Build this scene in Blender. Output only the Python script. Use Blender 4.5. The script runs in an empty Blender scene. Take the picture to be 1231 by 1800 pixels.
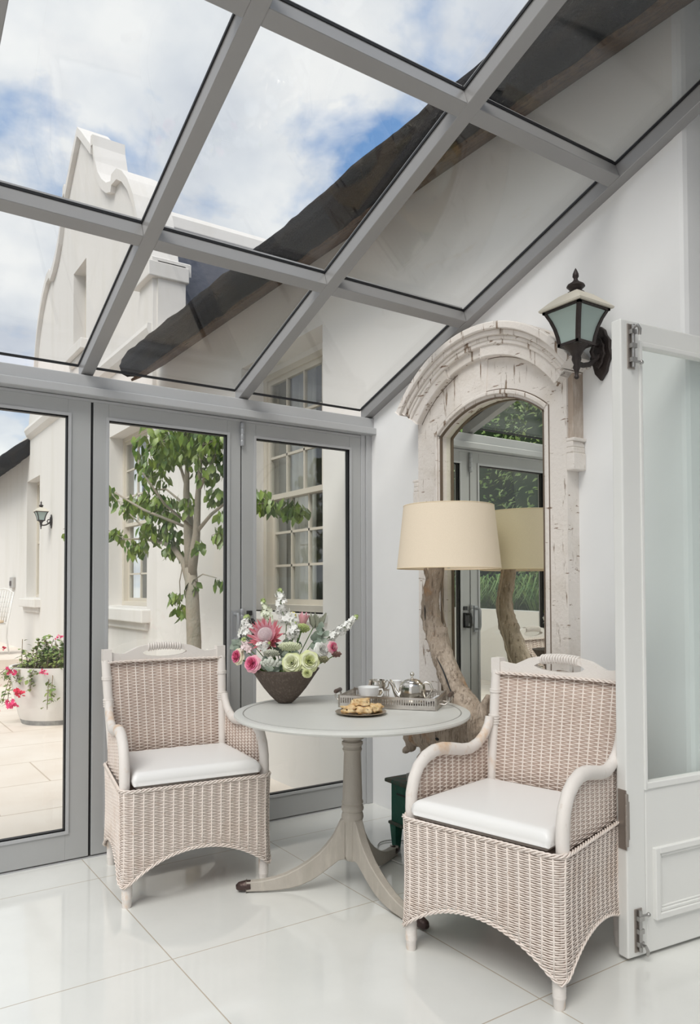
import bpy, math, random
from mathutils import Vector, Matrix, noise
R = math.radians
random.seed(7)
C = bpy.context.scene.collection
sc = bpy.context.scene
# ------------------------------------------------------------------ camera
YAW, TILT, ROLL, FPX = 0.976049694, 0.0269892266, -0.00257754537, 1331.69672
F_ = Vector((-math.sin(YAW)*math.cos(TILT), math.cos(YAW)*math.cos(TILT), math.sin(TILT)))
R_ = Vector((math.cos(YAW), math.sin(YAW), 0)); U_ = R_.cross(F_)
R2 = R_*math.cos(ROLL) + U_*math.sin(ROLL); U2 = R2.cross(F_)
cd = bpy.data.cameras.new('camera'); cam = bpy.data.objects.new('camera', cd); C.objects.link(cam)
M4 = Matrix.Identity(4)
for i in range(3):
    M4[i][0] = R2[i]; M4[i][1] = U2[i]; M4[i][2] = -F_[i]
M4.translation = (3.74945952, -2.69419332, 1.29)
cam.matrix_world = M4
cd.sensor_fit = 'VERTICAL'; cd.sensor_height = 36; cd.lens = FPX/1800*36
cd.shift_y = 99.087/1800; cd.shift_x = 0; cd.clip_end = 500; cd.clip_start = .02
sc.camera = cam
sc.view_settings.view_transform = 'Standard'; sc.view_settings.look = 'None'
sc.view_settings.gamma = 1; sc.view_settings.exposure = 0.45; sc.view_settings.use_curve_mapping = False
# ------------------------------------------------------------------ sky
w = bpy.data.worlds.new('sky'); sc.world = w; w.use_nodes = True
nt = w.node_tree; nt.nodes.clear()
def N(nt, t, **kw):
    n = nt.nodes.new(t)
    for k, v in kw.items():
        if k.startswith('i_'): n.inputs[k[2:].replace('_', ' ')].default_value = v
        else: setattr(n, k, v)
    return n
def ramp(nt, src, stops):
    r = nt.nodes.new('ShaderNodeValToRGB'); e = r.color_ramp.elements
    while len(e) < len(stops): e.new(0.5)
    for k, (p, c) in enumerate(stops):
        e[k].position = p; e[k].color = tuple(c)+(1,) if len(c) == 3 else c
    nt.links.new(src, r.inputs[0]); return r.outputs[0]
tc = N(nt, 'ShaderNodeTexCoord'); sep = N(nt, 'ShaderNodeSeparateXYZ'); nt.links.new(tc.outputs['Generated'], sep.inputs[0])
zz = N(nt, 'ShaderNodeMath', operation='MAXIMUM'); nt.links.new(sep.outputs[2], zz.inputs[0]); zz.inputs[1].default_value = 0.0
za = N(nt, 'ShaderNodeMath', operation='ADD'); nt.links.new(zz.outputs[0], za.inputs[0]); za.inputs[1].default_value = .35
comb = N(nt, 'ShaderNodeCombineXYZ')
for i in range(2):
    d = N(nt, 'ShaderNodeMath', operation='DIVIDE'); nt.links.new(sep.outputs[i], d.inputs[0]); nt.links.new(za.outputs[0], d.inputs[1]); nt.links.new(d.outputs[0], comb.inputs[i])
mp = N(nt, 'ShaderNodeMapping'); nt.links.new(comb.outputs[0], mp.inputs[0]); mp.inputs['Location'].default_value = (9.1, 7.7, 6)
n1 = N(nt, 'ShaderNodeTexNoise', i_Scale=3.1, i_Detail=9.0, i_Roughness=.56, i_Distortion=.15); nt.links.new(mp.outputs[0], n1.inputs['Vector'])
n2 = N(nt, 'ShaderNodeTexNoise', i_Scale=4.2, i_Detail=6.0, i_Roughness=.5); nt.links.new(mp.outputs[0], n2.inputs['Vector'])
src = n1.outputs['Fac']                      # two clearings where the cloud deck thins out
for (dv, c0, amt) in (((-.60, .53, .62), .984, .13), ((-.918, .165, .36), .992, .05)):
    dt = N(nt, 'ShaderNodeVectorMath', operation='DOT_PRODUCT'); nt.links.new(tc.outputs['Generated'], dt.inputs[0]); dt.inputs[1].default_value = Vector(dv).normalized()
    mr_ = N(nt, 'ShaderNodeMapRange'); nt.links.new(dt.outputs['Value'], mr_.inputs[0]); mr_.inputs[1].default_value = c0-.03; mr_.inputs[2].default_value = 1.0; mr_.inputs[3].default_value = 0; mr_.inputs[4].default_value = amt
    sb = N(nt, 'ShaderNodeMath', operation='SUBTRACT'); nt.links.new(src, sb.inputs[0]); nt.links.new(mr_.outputs[0], sb.inputs[1]); src = sb.outputs[0]
cov = ramp(nt, src, [(.32, (0, 0, 0)), (.45, (1, 1, 1))])
cl = ramp(nt, n2.outputs['Fac'], [(.30, (.62, .66, .75)), (.47, (.80, .83, .88)), (.62, (1.0, 1.0, 1.0))])
blue = ramp(nt, sep.outputs[2], [(0, (.50, .66, .86)), (.6, (.14, .32, .66)), (1, (.10, .26, .60))])
mx = N(nt, 'ShaderNodeMix', data_type='RGBA'); nt.links.new(cov, mx.inputs[0]); nt.links.new(blue, mx.inputs[6]); nt.links.new(cl, mx.inputs[7])
bg = N(nt, 'ShaderNodeBackground', i_Strength=.76); nt.links.new(mx.outputs[2], bg.inputs[0])
wo = N(nt, 'ShaderNodeOutputWorld'); nt.links.new(bg.outputs[0], wo.inputs[0])
# ------------------------------------------------------------------ sun (veiled by cloud)
sd = bpy.data.lights.new('sun', 'SUN'); sd.energy = 2.3; sd.angle = R(34); sd.color = (1, .96, .90)
so = bpy.data.objects.new('sun', sd); C.objects.link(so); so.location = (4, -6, 9)
so.rotation_euler = Vector((-.42, .62, -.95)).to_track_quat('-Z', 'Y').to_euler()

# ------------------------------------------------------------------ materials
MAT = {}
def mat(name, col, rough=.6, metal=0, spec=.5, noise_s=0, col2=None, lo=.35, hi=.65, bump=0, bump_s=60, detail=4, coat=0, stretch=None, trans=0, sss=0, coord='Object', sheen=0):
    if name in MAT: return MAT[name]
    m = bpy.data.materials.new(name); m.use_nodes = True; t = m.node_tree; b = t.nodes['Principled BSDF']
    b.inputs['Base Color'].default_value = (*col, 1); b.inputs['Roughness'].default_value = rough
    b.inputs['Metallic'].default_value = metal; b.inputs['Specular IOR Level'].default_value = spec
    b.inputs['Coat Weight'].default_value = coat; b.inputs['Transmission Weight'].default_value = trans
    if sss: b.inputs['Subsurface Weight'].default_value = sss; b.inputs['Subsurface Scale'].default_value = .02
    c = N(t, 'ShaderNodeTexCoord'); src = c.outputs[coord]
    if stretch:
        q = N(t, 'ShaderNodeMapping'); q.inputs['Scale'].default_value = stretch; t.links.new(src, q.inputs[0]); src = q.outputs[0]
    if col2:
        n = N(t, 'ShaderNodeTexNoise', i_Scale=noise_s, i_Detail=detail, i_Roughness=.6); t.links.new(src, n.inputs['Vector'])
        o = ramp(t, n.outputs['Fac'], [(lo, col), (hi, col2)]); t.links.new(o, b.inputs['Base Color'])
    if bump:
        n = N(t, 'ShaderNodeTexNoise', i_Scale=bump_s, i_Detail=5.0); t.links.new(src, n.inputs['Vector'])
        k = N(t, 'ShaderNodeBump', i_Strength=bump, i_Distance=.01); t.links.new(n.outputs['Fac'], k.inputs['Height']); t.links.new(k.outputs[0], b.inputs['Normal'])
    MAT[name] = m; return m
def glass_mat(name, tint, rough=0.0, blend=0.0):
    m = bpy.data.materials.new(name); m.use_nodes = True; t = m.node_tree; t.nodes.clear()
    tr = N(t, 'ShaderNodeBsdfTransparent'); tr.inputs[0].default_value = (*tint, 1)
    gl = N(t, 'ShaderNodeBsdfGlossy', i_Roughness=rough); gl.inputs[0].default_value = (1, 1, 1, 1)
    lw = N(t, 'ShaderNodeLayerWeight', i_Blend=.5); pw = N(t, 'ShaderNodeMath', operation='POWER'); t.links.new(lw.outputs['Facing'], pw.inputs[0]); pw.inputs[1].default_value = 5
    fr = N(t, 'ShaderNodeMath', operation='MULTIPLY_ADD'); t.links.new(pw.outputs[0], fr.inputs[0]); fr.inputs[1].default_value = .9; fr.inputs[2].default_value = .035; mx = N(t, 'ShaderNodeMixShader')
    t.links.new(fr.outputs[0], mx.inputs[0]); t.links.new(tr.outputs[0], mx.inputs[1]); t.links.new(gl.outputs[0], mx.inputs[2])
    o = N(t, 'ShaderNodeOutputMaterial'); out = mx.outputs[0]
    if blend:
        df = N(t, 'ShaderNodeBsdfDiffuse'); df.inputs[0].default_value = (*tint, 1); m2 = N(t, 'ShaderNodeMixShader'); m2.inputs[0].default_value = blend
        t.links.new(out, m2.inputs[1]); t.links.new(df.outputs[0], m2.inputs[2]); out = m2.outputs[0]
    t.links.new(out, o.inputs[0]); MAT[name] = m; return m
def multi_mat(name, base, layers, rough=.7, bump=.2, bump_s=80, spec=.4):
    """base colour with layers of (scale, stretch, lo, hi, colour) noise masks"""
    m = bpy.data.materials.new(name); m.use_nodes = True; t = m.node_tree; b = t.nodes['Principled BSDF']
    b.inputs['Roughness'].default_value = rough; b.inputs['Specular IOR Level'].default_value = spec
    c = N(t, 'ShaderNodeTexCoord'); cur = N(t, 'ShaderNodeRGB'); cur.outputs[0].default_value = (*base, 1); cur = cur.outputs[0]
    for (s, st, lo, hi, col) in layers:
        q = N(t, 'ShaderNodeMapping'); q.inputs['Scale'].default_value = st; q.inputs['Location'].default_value = (s*.37, s*.11, s*.23); t.links.new(c.outputs['Object'], q.inputs[0])
        n = N(t, 'ShaderNodeTexNoise', i_Scale=s, i_Detail=6.0, i_Roughness=.62); t.links.new(q.outputs[0], n.inputs['Vector'])
        f = ramp(t, n.outputs['Fac'], [(lo, (0, 0, 0)), (hi, (1, 1, 1))])
        x = N(t, 'ShaderNodeMix', data_type='RGBA'); t.links.new(f, x.inputs[0]); t.links.new(cur, x.inputs[6]); x.inputs[7].default_value = (*col, 1); cur = x.outputs[2]
    t.links.new(cur, b.inputs['Base Color'])
    n = N(t, 'ShaderNodeTexNoise', i_Scale=bump_s, i_Detail=5.0); t.links.new(c.outputs['Object'], n.inputs['Vector'])
    k = N(t, 'ShaderNodeBump', i_Strength=bump, i_Distance=.01); t.links.new(n.outputs['Fac'], k.inputs['Height']); t.links.new(k.outputs[0], b.inputs['Normal'])
    MAT[name] = m; return m
def tile_mat(name, x0, px, y0, py, gap, base, base2, grout, rough, coat, offset=0, ns=3, spec=.5):
    m = bpy.data.materials.new(name); m.use_nodes = True; t = m.node_tree; b = t.nodes['Principled BSDF']
    b.inputs['Roughness'].default_value = rough; b.inputs['Coat Weight'].default_value = coat; b.inputs['Coat Roughness'].default_value = .03; b.inputs['Specular IOR Level'].default_value = spec
    g = N(t, 'ShaderNodeNewGeometry'); s = N(t, 'ShaderNodeSeparateXYZ'); t.links.new(g.outputs['Position'], s.inputs[0])
    def mth(op, a, bb):
        n = N(t, 'ShaderNodeMath', operation=op)
        for i, v in enumerate((a, bb)):
            if v is None: continue
            if isinstance(v, (int, float)): n.inputs[i].default_value = v
            else: t.links.new(v, n.inputs[i])
        return n.outputs[0]
    ux = mth('DIVIDE', mth('SUBTRACT', s.outputs[0], x0), px)
    uy = mth('DIVIDE', mth('SUBTRACT', s.outputs[1], y0), py)
    if offset: uy = mth('ADD', uy, mth('MULTIPLY', mth('FLOOR', ux, None), offset))
    def line(u, p):
        f = mth('FRACT', u, None); return mth('LESS_THAN', mth('MULTIPLY', mth('MINIMUM', f, mth('SUBTRACT', 1.0, f)), p), gap)
    ln = mth('MAXIMUM', line(ux, px), line(uy, py))
    n = N(t, 'ShaderNodeTexNoise', i_Scale=ns, i_Detail=6.0, i_Roughness=.6); t.links.new(g.outputs['Position'], n.inputs['Vector'])
    c0 = ramp(t, n.outputs['Fac'], [(.35, base), (.65, base2)])
    x = N(t, 'ShaderNodeMix', data_type='RGBA'); t.links.new(ln, x.inputs[0]); t.links.new(c0, x.inputs[6]); x.inputs[7].default_value = (*grout, 1)
    t.links.new(x.outputs[2], b.inputs['Base Color'])
    k = N(t, 'ShaderNodeBump', i_Strength=.35, i_Distance=.003, invert=True); t.links.new(ln, k.inputs['Height']); t.links.new(k.outputs[0], b.inputs['Normal'])
    MAT[name] = m; return m

plaster = multi_mat('plaster', (.78, .755, .73), [(1.3, (1, 1, 1), .45, .8, (.76, .74, .71)), (2.6, (1, 1, 3), .66, .82, (.70, .64, .56))], rough=.85, bump=.25, bump_s=9, spec=.2)
plaster_in = mat('interior_plaster', (.82, .82, .825), .75, noise_s=2, col2=(.85, .85, .855), bump=.12, bump_s=7, spec=.3)
plaster_gable = multi_mat('gable_plaster', (.74, .715, .69), [(1.5, (2, 2, .3), .5, .85, (.66, .63, .58))], rough=.85, bump=.3, bump_s=8, spec=.2)
alu = mat('grey_aluminium', (.45, .455, .465), .34, spec=.6, noise_s=1.5, col2=(.48, .485, .495))
alu_roof = mat('shade_darkened_roof_alu', (.27, .265, .265), .30, spec=.8, noise_s=1.5, col2=(.29, .285, .285))  # aluminium grey lowered to imitate the shaded undersides of the bars
alu_door = mat('grey_door_paint', (.43, .435, .435), .42)
seal_m = mat('black_seal', (.01, .01, .012), .5)
glass = glass_mat('clear_glass', (.96, .975, .97))
glass_roof = glass_mat('roof_glass', (.93, .94, .94))
glass_green = glass_mat('greenish_glass', (.955, .98, .972))
glass_frost = glass_mat('frosted_lantern_glass', (.50, .60, .57), .2, .75)
floor_m = tile_mat('white_polished_tile', .285, .897, -.848, .862, .0022, (.74, .745, .72), (.78, .785, .76), (.50, .44, .36), .10, .5)
pave_m = tile_mat('pale_paving', -1.41, .74, .2, 1.25, .006, (.72, .635, .56), (.78, .71, .645), (.54, .45, .37), .8, 0, .37, 2, .2)
thatch_m = multi_mat('dark_thatch', (.008, .008, .010), [(5, (.4, 2, 2), .45, .75, (.020, .014, .010)), (70, (.6, 1, 1), .60, .74, (.07, .065, .06))], rough=.95, bump=1.0, bump_s=90, spec=.15)
thatch_blue = multi_mat('weathered_thatch', (.055, .062, .085), [(14, (1, 1, 1), .4, .75, (.09, .095, .12))], rough=.95, bump=1.0, bump_s=60, spec=.15)
thatch_brown = multi_mat('thatch_underside', (.13, .08, .05), [(30, (1, 1, 1), .4, .7, (.05, .035, .03))], rough=.95, bump=1, bump_s=70)
wicker = multi_mat('whitewashed_wicker', (.84, .75, .69), [(9, (1, 1, 1), .5, .75, (.74, .62, .54)), (45, (1, 1, 1), .62, .75, (.60, .46, .38))], rough=.6, bump=.15, bump_s=200)
rattan = multi_mat('whitewashed_rattan', (.80, .75, .71), [(7, (1, 1, .7), .56, .68, (.72, .52, .36)), (35, (1, 1, .3), .62, .78, (.60, .50, .42))], rough=.55, bump=.12, bump_s=120)
leather = mat('white_leatherette', (.86, .85, .84), .38, bump=.06, bump_s=25, coat=.1)
taupe = multi_mat('grey_painted_wood', (.47, .43, .38), [(7, (1, 1, .4), .45, .7, (.41, .375, .325)), (40, (1, 1, .15), .52, .7, (.53, .49, .43))], rough=.6, bump=.15, bump_s=150)
top_m = multi_mat('pale_grey_table_paint', (.67, .67, .64), [(3, (1, 1, 1), .5, .75, (.60, .59, .55))], rough=.38, bump=.05, bump_s=60)
distress = multi_mat('distressed_white_paint', (.78, .73, .69), [(5, (1, 1, 1), .5, .75, (.66, .60, .54)), (26, (1.2, 1.2, .14), .60, .655, (.25, .18, .13)), (38, (.25, .5, 1.4), .63, .67, (.27, .19, .14)), (60, (1, 1, 1), .68, .72, (.22, .16, .12))], rough=.75, bump=.3, bump_s=70)
distress_dk = multi_mat('worn_wood_edge', (.42, .34, .28), [(18, (1, 1, .3), .45, .7, (.68, .61, .55))], rough=.8, bump=.3, bump_s=70)
drift = multi_mat('driftwood', (.33, .26, .20), [(6, (1, 1, .35), .42, .62, (.52, .43, .35)), (5, (1, 1, .8), .60, .74, (.46, .25, .12)), (28, (2.5, 2.5, .3), .52, .68, (.15, .11, .08)), (55, (3, 3, .4), .56, .7, (.60, .52, .44))], rough=.8, bump=1.0, bump_s=45)
drift_warm = mat('warm_driftwood', (.50, .30, .16), .75)
shade_m = mat('cream_lampshade', (.82, .70, .55), .85, noise_s=300, col2=(.86, .74, .59), sss=.0)
white_paint = mat('white_door_paint', (.78, .78, .76), .4, bump=.03, bump_s=20)
window_paint = mat('cream_window_paint', (.62, .57, .49), .55)
mirror_m = mat('mirror_glass', (.93, .945, .87), .0, 1)
silver = mat('silver_metal', (.72, .68, .62), .18, 1)
silver_dk = mat('tarnished_silver', (.50, .46, .42), .32, 1, noise_s=20, col2=(.66, .62, .57))
steel = mat('brushed_steel', (.45, .44, .43), .35, 1)
iron_dk = mat('dark_bronze_iron', (.035, .026, .024), .5, .3, bump=.3, bump_s=90)
iron_tan = mat('faded_lantern_cap', (.60, .56, .48), .6)
china = mat('white_china', (.86, .86, .86), .15)
basket_m = multi_mat('dark_brown_bowl', (.10, .075, .06), [(40, (3, 3, .15), .5, .7, (.19, .15, .12))], rough=.6, bump=.5, bump_s=90)
green_box = multi_mat('worn_green_paint', (.012, .095, .062), [(12, (1, 1, 1), .55, .75, (.03, .14, .09)), (30, (1, 1, 1), .66, .72, (.12, .09, .07))], rough=.55)
brown_edge = mat('worn_brown_edge', (.10, .07, .05), .7, noise_s=30, col2=(.02, .08, .055))
leaf_m = mat('tree_leaf', (.05, .12, .018), .38, noise_s=9, col2=(.21, .28, .045))
leaf_dk = mat('garden_leaf', (.06, .15, .025), .45, noise_s=3, col2=(.24, .36, .08))
leaf_strap = mat('strappy_leaf', (.06, .16, .03), .4, noise_s=6, col2=(.24, .36, .10))
bark_m = multi_mat('pale_bark', (.36, .31, .25), [(8, (1, 1, .3), .45, .7, (.24, .24, .19))], rough=.9, bump=.6, bump_s=60)
iron_white = mat('white_painted_iron', (.80, .79, .77), .5)
pastry_m = mat('golden_pastry', (.72, .46, .20), .65, noise_s=45, col2=(.86, .68, .42), bump=.7, bump_s=90, sss=.1)
currant = mat('currant', (.05, .02, .015), .6)

# ------------------------------------------------------------------ mesh helpers
class MB:
    def __init__(s): s.v = []; s.f = []; s.M = None
    def add(s, vs, fs):
        o = len(s.v)
        s.v += [tuple(s.M @ Vector(p)) for p in vs] if s.M else [tuple(p) for p in vs]
        s.f += [tuple(o+i for i in f) for f in fs]; return s
    def box(s, x0, x1, y0, y1, z0, z1):
        vs = [(x, y, z) for x in (x0, x1) for y in (y0, y1) for z in (z0, z1)]
        return s.add(vs, [(0, 1, 3, 2), (4, 6, 7, 5), (0, 4, 5, 1), (2, 3, 7, 6), (0, 2, 6, 4), (1, 5, 7, 3)])
    def prism(s, poly, axis, a, b):
        def p3(p, d):
            return (d, p[0], p[1]) if axis == 'x' else (p[0], d, p[1]) if axis == 'y' else (p[0], p[1], d)
        n = len(poly); vs = [p3(p, a) for p in poly]+[p3(p, b) for p in poly]
        return s.add(vs, [tuple(range(n)), tuple(range(2*n-1, n-1, -1))]+[(i, i+n, (i+1) % n+n, (i+1) % n) for i in range(n)])
    def tube(s, pts, r, n=8, closed=False, cap=True, flat=1.0, up=None):
        pts = [Vector(p) for p in pts]; m = len(pts)
        rs = r if isinstance(r, (list, tuple)) else [r]*m
        vs = []; prev = None
        for i, p in enumerate(pts):
            a = pts[(i-1) % m] if (closed or i > 0) else p; b = pts[(i+1) % m] if (closed or i < m-1) else p
            t = (b-a); t = t.normalized() if t.length > 1e-9 else Vector((0, 0, 1))
            if prev is None:
                g = Vector(up) if up else (Vector((0, 0, 1)) if abs(t.z) < .9 else Vector((1, 0, 0)))
            else: g = prev
            u = (g-t*g.dot(t)); u = u.normalized() if u.length > 1e-6 else t.orthogonal().normalized()
            prev = u; w_ = t.cross(u)
            for k in range(n):
                an = 2*math.pi*k/n; vs.append(p+u*(math.cos(an)*rs[i])+w_*(math.sin(an)*rs[i]*flat))
        fs = []
        for i in range(m if closed else m-1):
            j = (i+1) % m
            for k in range(n): fs.append((i*n+k, i*n+(k+1) % n, j*n+(k+1) % n, j*n+k))
        if cap and not closed: fs += [tuple(range(n-1, -1, -1)), tuple((m-1)*n+k for k in range(n))]
        return s.add(vs, fs)
    def lathe(s, prof, n=24, c=(0, 0, 0), cap=True):
        vs = []; fs = []
        for (r, z) in prof:
            for k in range(n):
                a = 2*math.pi*k/n; vs.append((c[0]+r*math.cos(a), c[1]+r*math.sin(a), c[2]+z))
        for i in range(len(prof)-1):
            for k in range(n): fs.append((i*n+k, i*n+(k+1) % n, (i+1)*n+(k+1) % n, (i+1)*n+k))
        if cap: fs += [tuple(range(n-1, -1, -1)), tuple((len(prof)-1)*n+k for k in range(n))]
        return s.add(vs, fs)
    def grid(s, fn, nu, nv):
        vs = [fn(i/nu, j/nv) for i in range(nu+1) for j in range(nv+1)]
        return s.add(vs, [(i*(nv+1)+j, (i+1)*(nv+1)+j, (i+1)*(nv+1)+j+1, i*(nv+1)+j+1) for i in range(nu) for j in range(nv)])
    def sphere(s, c, r, n=10, m=6, sq=(1, 1, 1)):
        vs = []; fs = []
        for i in range(m+1):
            th = math.pi*i/m
            for k in range(n):
                a = 2*math.pi*k/n; vs.append((c[0]+r*sq[0]*math.sin(th)*math.cos(a), c[1]+r*sq[1]*math.sin(th)*math.sin(a), c[2]+r*sq[2]*math.cos(th)))
        for i in range(m):
            for k in range(n): fs.append((i*n+k, (i+1)*n+k, (i+1)*n+(k+1) % n, i*n+(k+1) % n))
        return s.add(vs, fs)
    def leaf(s, p, d, nrm, L, W, fold=.25, droop=.2):
        p = Vector(p); d = Vector(d).normalized(); nrm = Vector(nrm); sd = d.cross(nrm)
        sd = sd.normalized() if sd.length > 1e-5 else d.orthogonal().normalized(); nn = sd.cross(d)
        m1 = p+d*L*.4-nn*droop*L*.12; m2 = p+d*L*.75-nn*droop*L*.35; tip = p+d*L-nn*droop*L*.7
        vs = [p, m1, m2, tip, m1+sd*W*.5+nn*fold*W*.5, m2+sd*W*.33+nn*fold*W*.3, m1-sd*W*.5+nn*fold*W*.5, m2-sd*W*.33+nn*fold*W*.3]
        return s.add(vs, [(0, 4, 1), (4, 5, 2, 1), (5, 3, 2), (0, 1, 6), (6, 1, 2, 7), (7, 2, 3)])
    def build(s, name, m, parent=None, smooth=True, ang=35, bevel=0, seg=2):
        me = bpy.data.meshes.new(name); me.from_pydata(s.v, [], s.f); me.update()
        me.materials.append(m)
        if smooth:
            me.polygons.foreach_set('use_smooth', [True]*len(me.polygons))
            if ang: me.set_sharp_from_angle(angle=R(ang))
        o = bpy.data.objects.new(name, me); C.objects.link(o)
        if parent: o.parent = parent
        if bevel:
            b = o.modifiers.new('bevel', 'BEVEL'); b.width = bevel; b.segments = seg; b.limit_method = 'ANGLE'; b.angle_limit = R(40)
        return o
def tag(o, label=None, cat=None, group=None, kind=None):
    if label: o['label'] = label
    if cat: o['category'] = cat
    if group: o['group'] = group
    if kind: o['kind'] = kind
    return o
def empty(name, loc=(0, 0, 0), rz=0, label=None, cat=None, group=None, kind=None):
    o = bpy.data.objects.new(name, None); C.objects.link(o); o.location = loc; o.rotation_euler = (0, 0, rz); o.empty_display_size = .05
    return tag(o, label, cat, group, kind)
def copy_tree(o, parent=None):
    c = o.copy(); C.objects.link(c); c.parent = parent
    for ch in [x for x in bpy.data.objects if x.parent == o]: copy_tree(ch, c)
    return c
def frame_of(axis, loc=(0, 0, 0), spin=0):
    a = Vector(axis).normalized(); q = Vector((0, 0, 1)).rotation_difference(a).to_matrix().to_4x4()
    return Matrix.Translation(loc) @ q @ Matrix.Rotation(spin, 4, 'Z')
def facade(mb, xs, top, holes, y0, y1, zb):
    """wall slab in x-z cut into columns; holes = (x0,x1,z0,z1)"""
    xs = sorted(set(xs) | {h[0] for h in holes} | {h[1] for h in holes})
    for a, b in zip(xs, xs[1:]):
        mid = (a+b)/2; hs = sorted([(h[2], h[3]) for h in holes if h[0] < mid < h[1]])
        lo = zb; e = 1e-5
        ta, tb = top(a+e), top(b-e)
        for (h0, h1) in hs:
            mb.box(a, b, y0, y1, lo, h0); lo = h1
        mb.add([(a, y0, lo), (b, y0, lo), (b, y0, tb), (a, y0, ta), (a, y1, lo), (b, y1, lo), (b, y1, tb), (a, y1, ta)],
               [(0, 1, 2, 3), (5, 4, 7, 6), (3, 2, 6, 7), (1, 0, 4, 5), (0, 3, 7, 4), (2, 1, 5, 6)])
def rect_frame(mb, x0, x1, z0, z1, y0, y1, wl, wr=None, wb=None, wt=None):
    wr = wl if wr is None else wr; wb = wl if wb is None else wb; wt = wl if wt is None else wt
    mb.box(x0, x0+wl, y0, y1, z0, z1); mb.box(x1-wr, x1, y0, y1, z0, z1)
    mb.box(x0+wl, x1-wr, y0, y1, z0, z0+wb); mb.box(x0+wl, x1-wr, y0, y1, z1-wt, z1)

# ------------------------------------------------------------------ ground outside and floor
GZ = -.12
mb = MB(); mb.box(-45, 9, -30, 20, GZ-.2, GZ); tag(mb.build('ground', pave_m, smooth=False), 'pale paved courtyard outside the glass doors', 'paving', kind='structure')
mb = MB(); mb.box(-16, -8.45, -4.5, 0, GZ-.05, .25); mb.box(-16, -8.2, -4.6, 0, GZ-.05, .1)
tag(mb.build('stoep', pave_m, smooth=False), 'raised paved step along the far white house wall', 'step', kind='structure')
mb = MB(); mb.box(-.13, 5.2, -4.6, .6, GZ-.1, 0); tag(mb.build('floor', floor_m, smooth=False), 'glossy white tiled conservatory floor', 'floor', kind='structure')

# ------------------------------------------------------------------ walls
mb = MB(); facade(mb, [-3.80, 2.04], lambda x: 3.95, [(-1.80, -.56, 1.12, 3.08)], 0.001, .42, GZ-.1)
tag(mb.build('wall_back', plaster, smooth=False), 'white plastered house wall behind the mirror, running outside past the glass doors', 'wall', kind='structure')
mb = MB(); mb.box(2.09, 5.2, .46, .8, GZ, 3.95); mb.prism([(2.04, -.004), (2.06, -.004), (2.076, .001), (2.084, .018), (2.10, .80), (2.04, .80)], 'z', GZ, 3.95)
tag(mb.build('wall_alcove', plaster_in, smooth=False), 'white wall set back behind the open white door', 'wall', kind='structure')
mb = MB(); mb.box(5.0, 5.2, -4.6, .6, 0, 3.95)
tag(mb.build('wall_right', plaster_in, smooth=False), 'plain white conservatory side wall', 'wall', kind='structure')
# skim of interior paint on the part of the back wall inside the conservatory
mb = MB(); mb.add([(0, -.004, 0), (2.04, -.004, 0), (2.04, -.004, 3.05), (0, -.004, 2.33), (0, .01, 0), (2.04, .01, 0), (2.04, .01, 3.05), (0, .01, 2.33)],
                  [(0, 1, 2, 3), (5, 4, 7, 6), (3, 2, 6, 7), (0, 3, 7, 4), (2, 1, 5, 6)])
tag(mb.build('wall_inner', plaster_in, smooth=False), 'cool white painted inside face of the house wall around the mirror', 'wall', kind='structure')

mb = MB(); mb.box(.0, .010, -.014, -.003, 0, 2.2)
tag(mb.build('trim_5', multi_mat('stained_caulk', (.66, .62, .55), [(4, (1, 1, 1), .45, .65, (.45, .30, .16))], rough=.8), smooth=False), 'rust-stained sealant line in the wall corner', 'sealant', kind='structure')
# ------------------------------------------------------------------ sash windows
def sash(parent, x0, x1, z0, z1, y, cols, nl, nu, mr, paint, sub=False, backing=True):
    """double-hung window facing -y; upper sash nearer the outside"""
    f = MB(); rect_frame(f, x0, x1, z0, z1, y-.03, y+.09, .05, wb=.05)
    fo = f.build('window_frame', paint, parent, smooth=False, bevel=.004)
    def one(za, zb2, yy, nr, nm):
        s = MB(); rect_frame(s, x0+.05, x1-.05, za, zb2, yy, yy+.035, .04)
        a, b = x0+.09, x1-.09; c, d = za+.04, zb2-.04
        for k in range(1, cols): xx = a+(b-a)*k/cols; s.box(xx-.0095, xx+.0095, yy+.004, yy+.03, c, d)
        for k in range(1, nr): z_ = c+(d-c)*k/nr; s.box(a, b, yy+.004, yy+.03, z_-.0095, z_+.0095)
        so_ = s.build('sash', paint, fo if sub else parent, smooth=False)
        g = MB(); g.box(a, b, yy+.015, yy+.019, c, d); g.build('pane', glass, None if sub else so_, smooth=False).parent = (fo if sub else so_)
    one(z0+.05, mr+.02, y+.03, nl, 'lower'); one(mr-.02, z1-.05, y-.012, nu, 'upper')
    return fo
win = empty('window_1', (0, 0, 0), 0, 'tall multi-paned sash window in the house wall outside the third glass door leaf', 'window', kind='structure')
sash(win, -1.80, -.56, 1.12, 3.04, .23, 4, 3, 3, 2.03, window_paint)
m_ = MB(); m_.box(-1.80, -.56, .2, .35, 3.03, 3.09); m_.box(-1.86, -.50, -.03, .2, 1.06, 1.12); m_.build('window_sill', plaster, win, smooth=False, bevel=.006)
room = MB(); room.box(-3.6, 1.6, .43, .47, 0, .9); 
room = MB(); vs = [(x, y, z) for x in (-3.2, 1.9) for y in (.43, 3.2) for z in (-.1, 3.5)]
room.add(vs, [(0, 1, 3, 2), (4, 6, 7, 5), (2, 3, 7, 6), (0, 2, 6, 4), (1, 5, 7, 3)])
tag(room.build('wall_interior_room', mat('dim_room_wall', (.30, .25, .20), .9), smooth=False), 'dim room seen through the sash window', 'wall', kind='structure')
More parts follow.
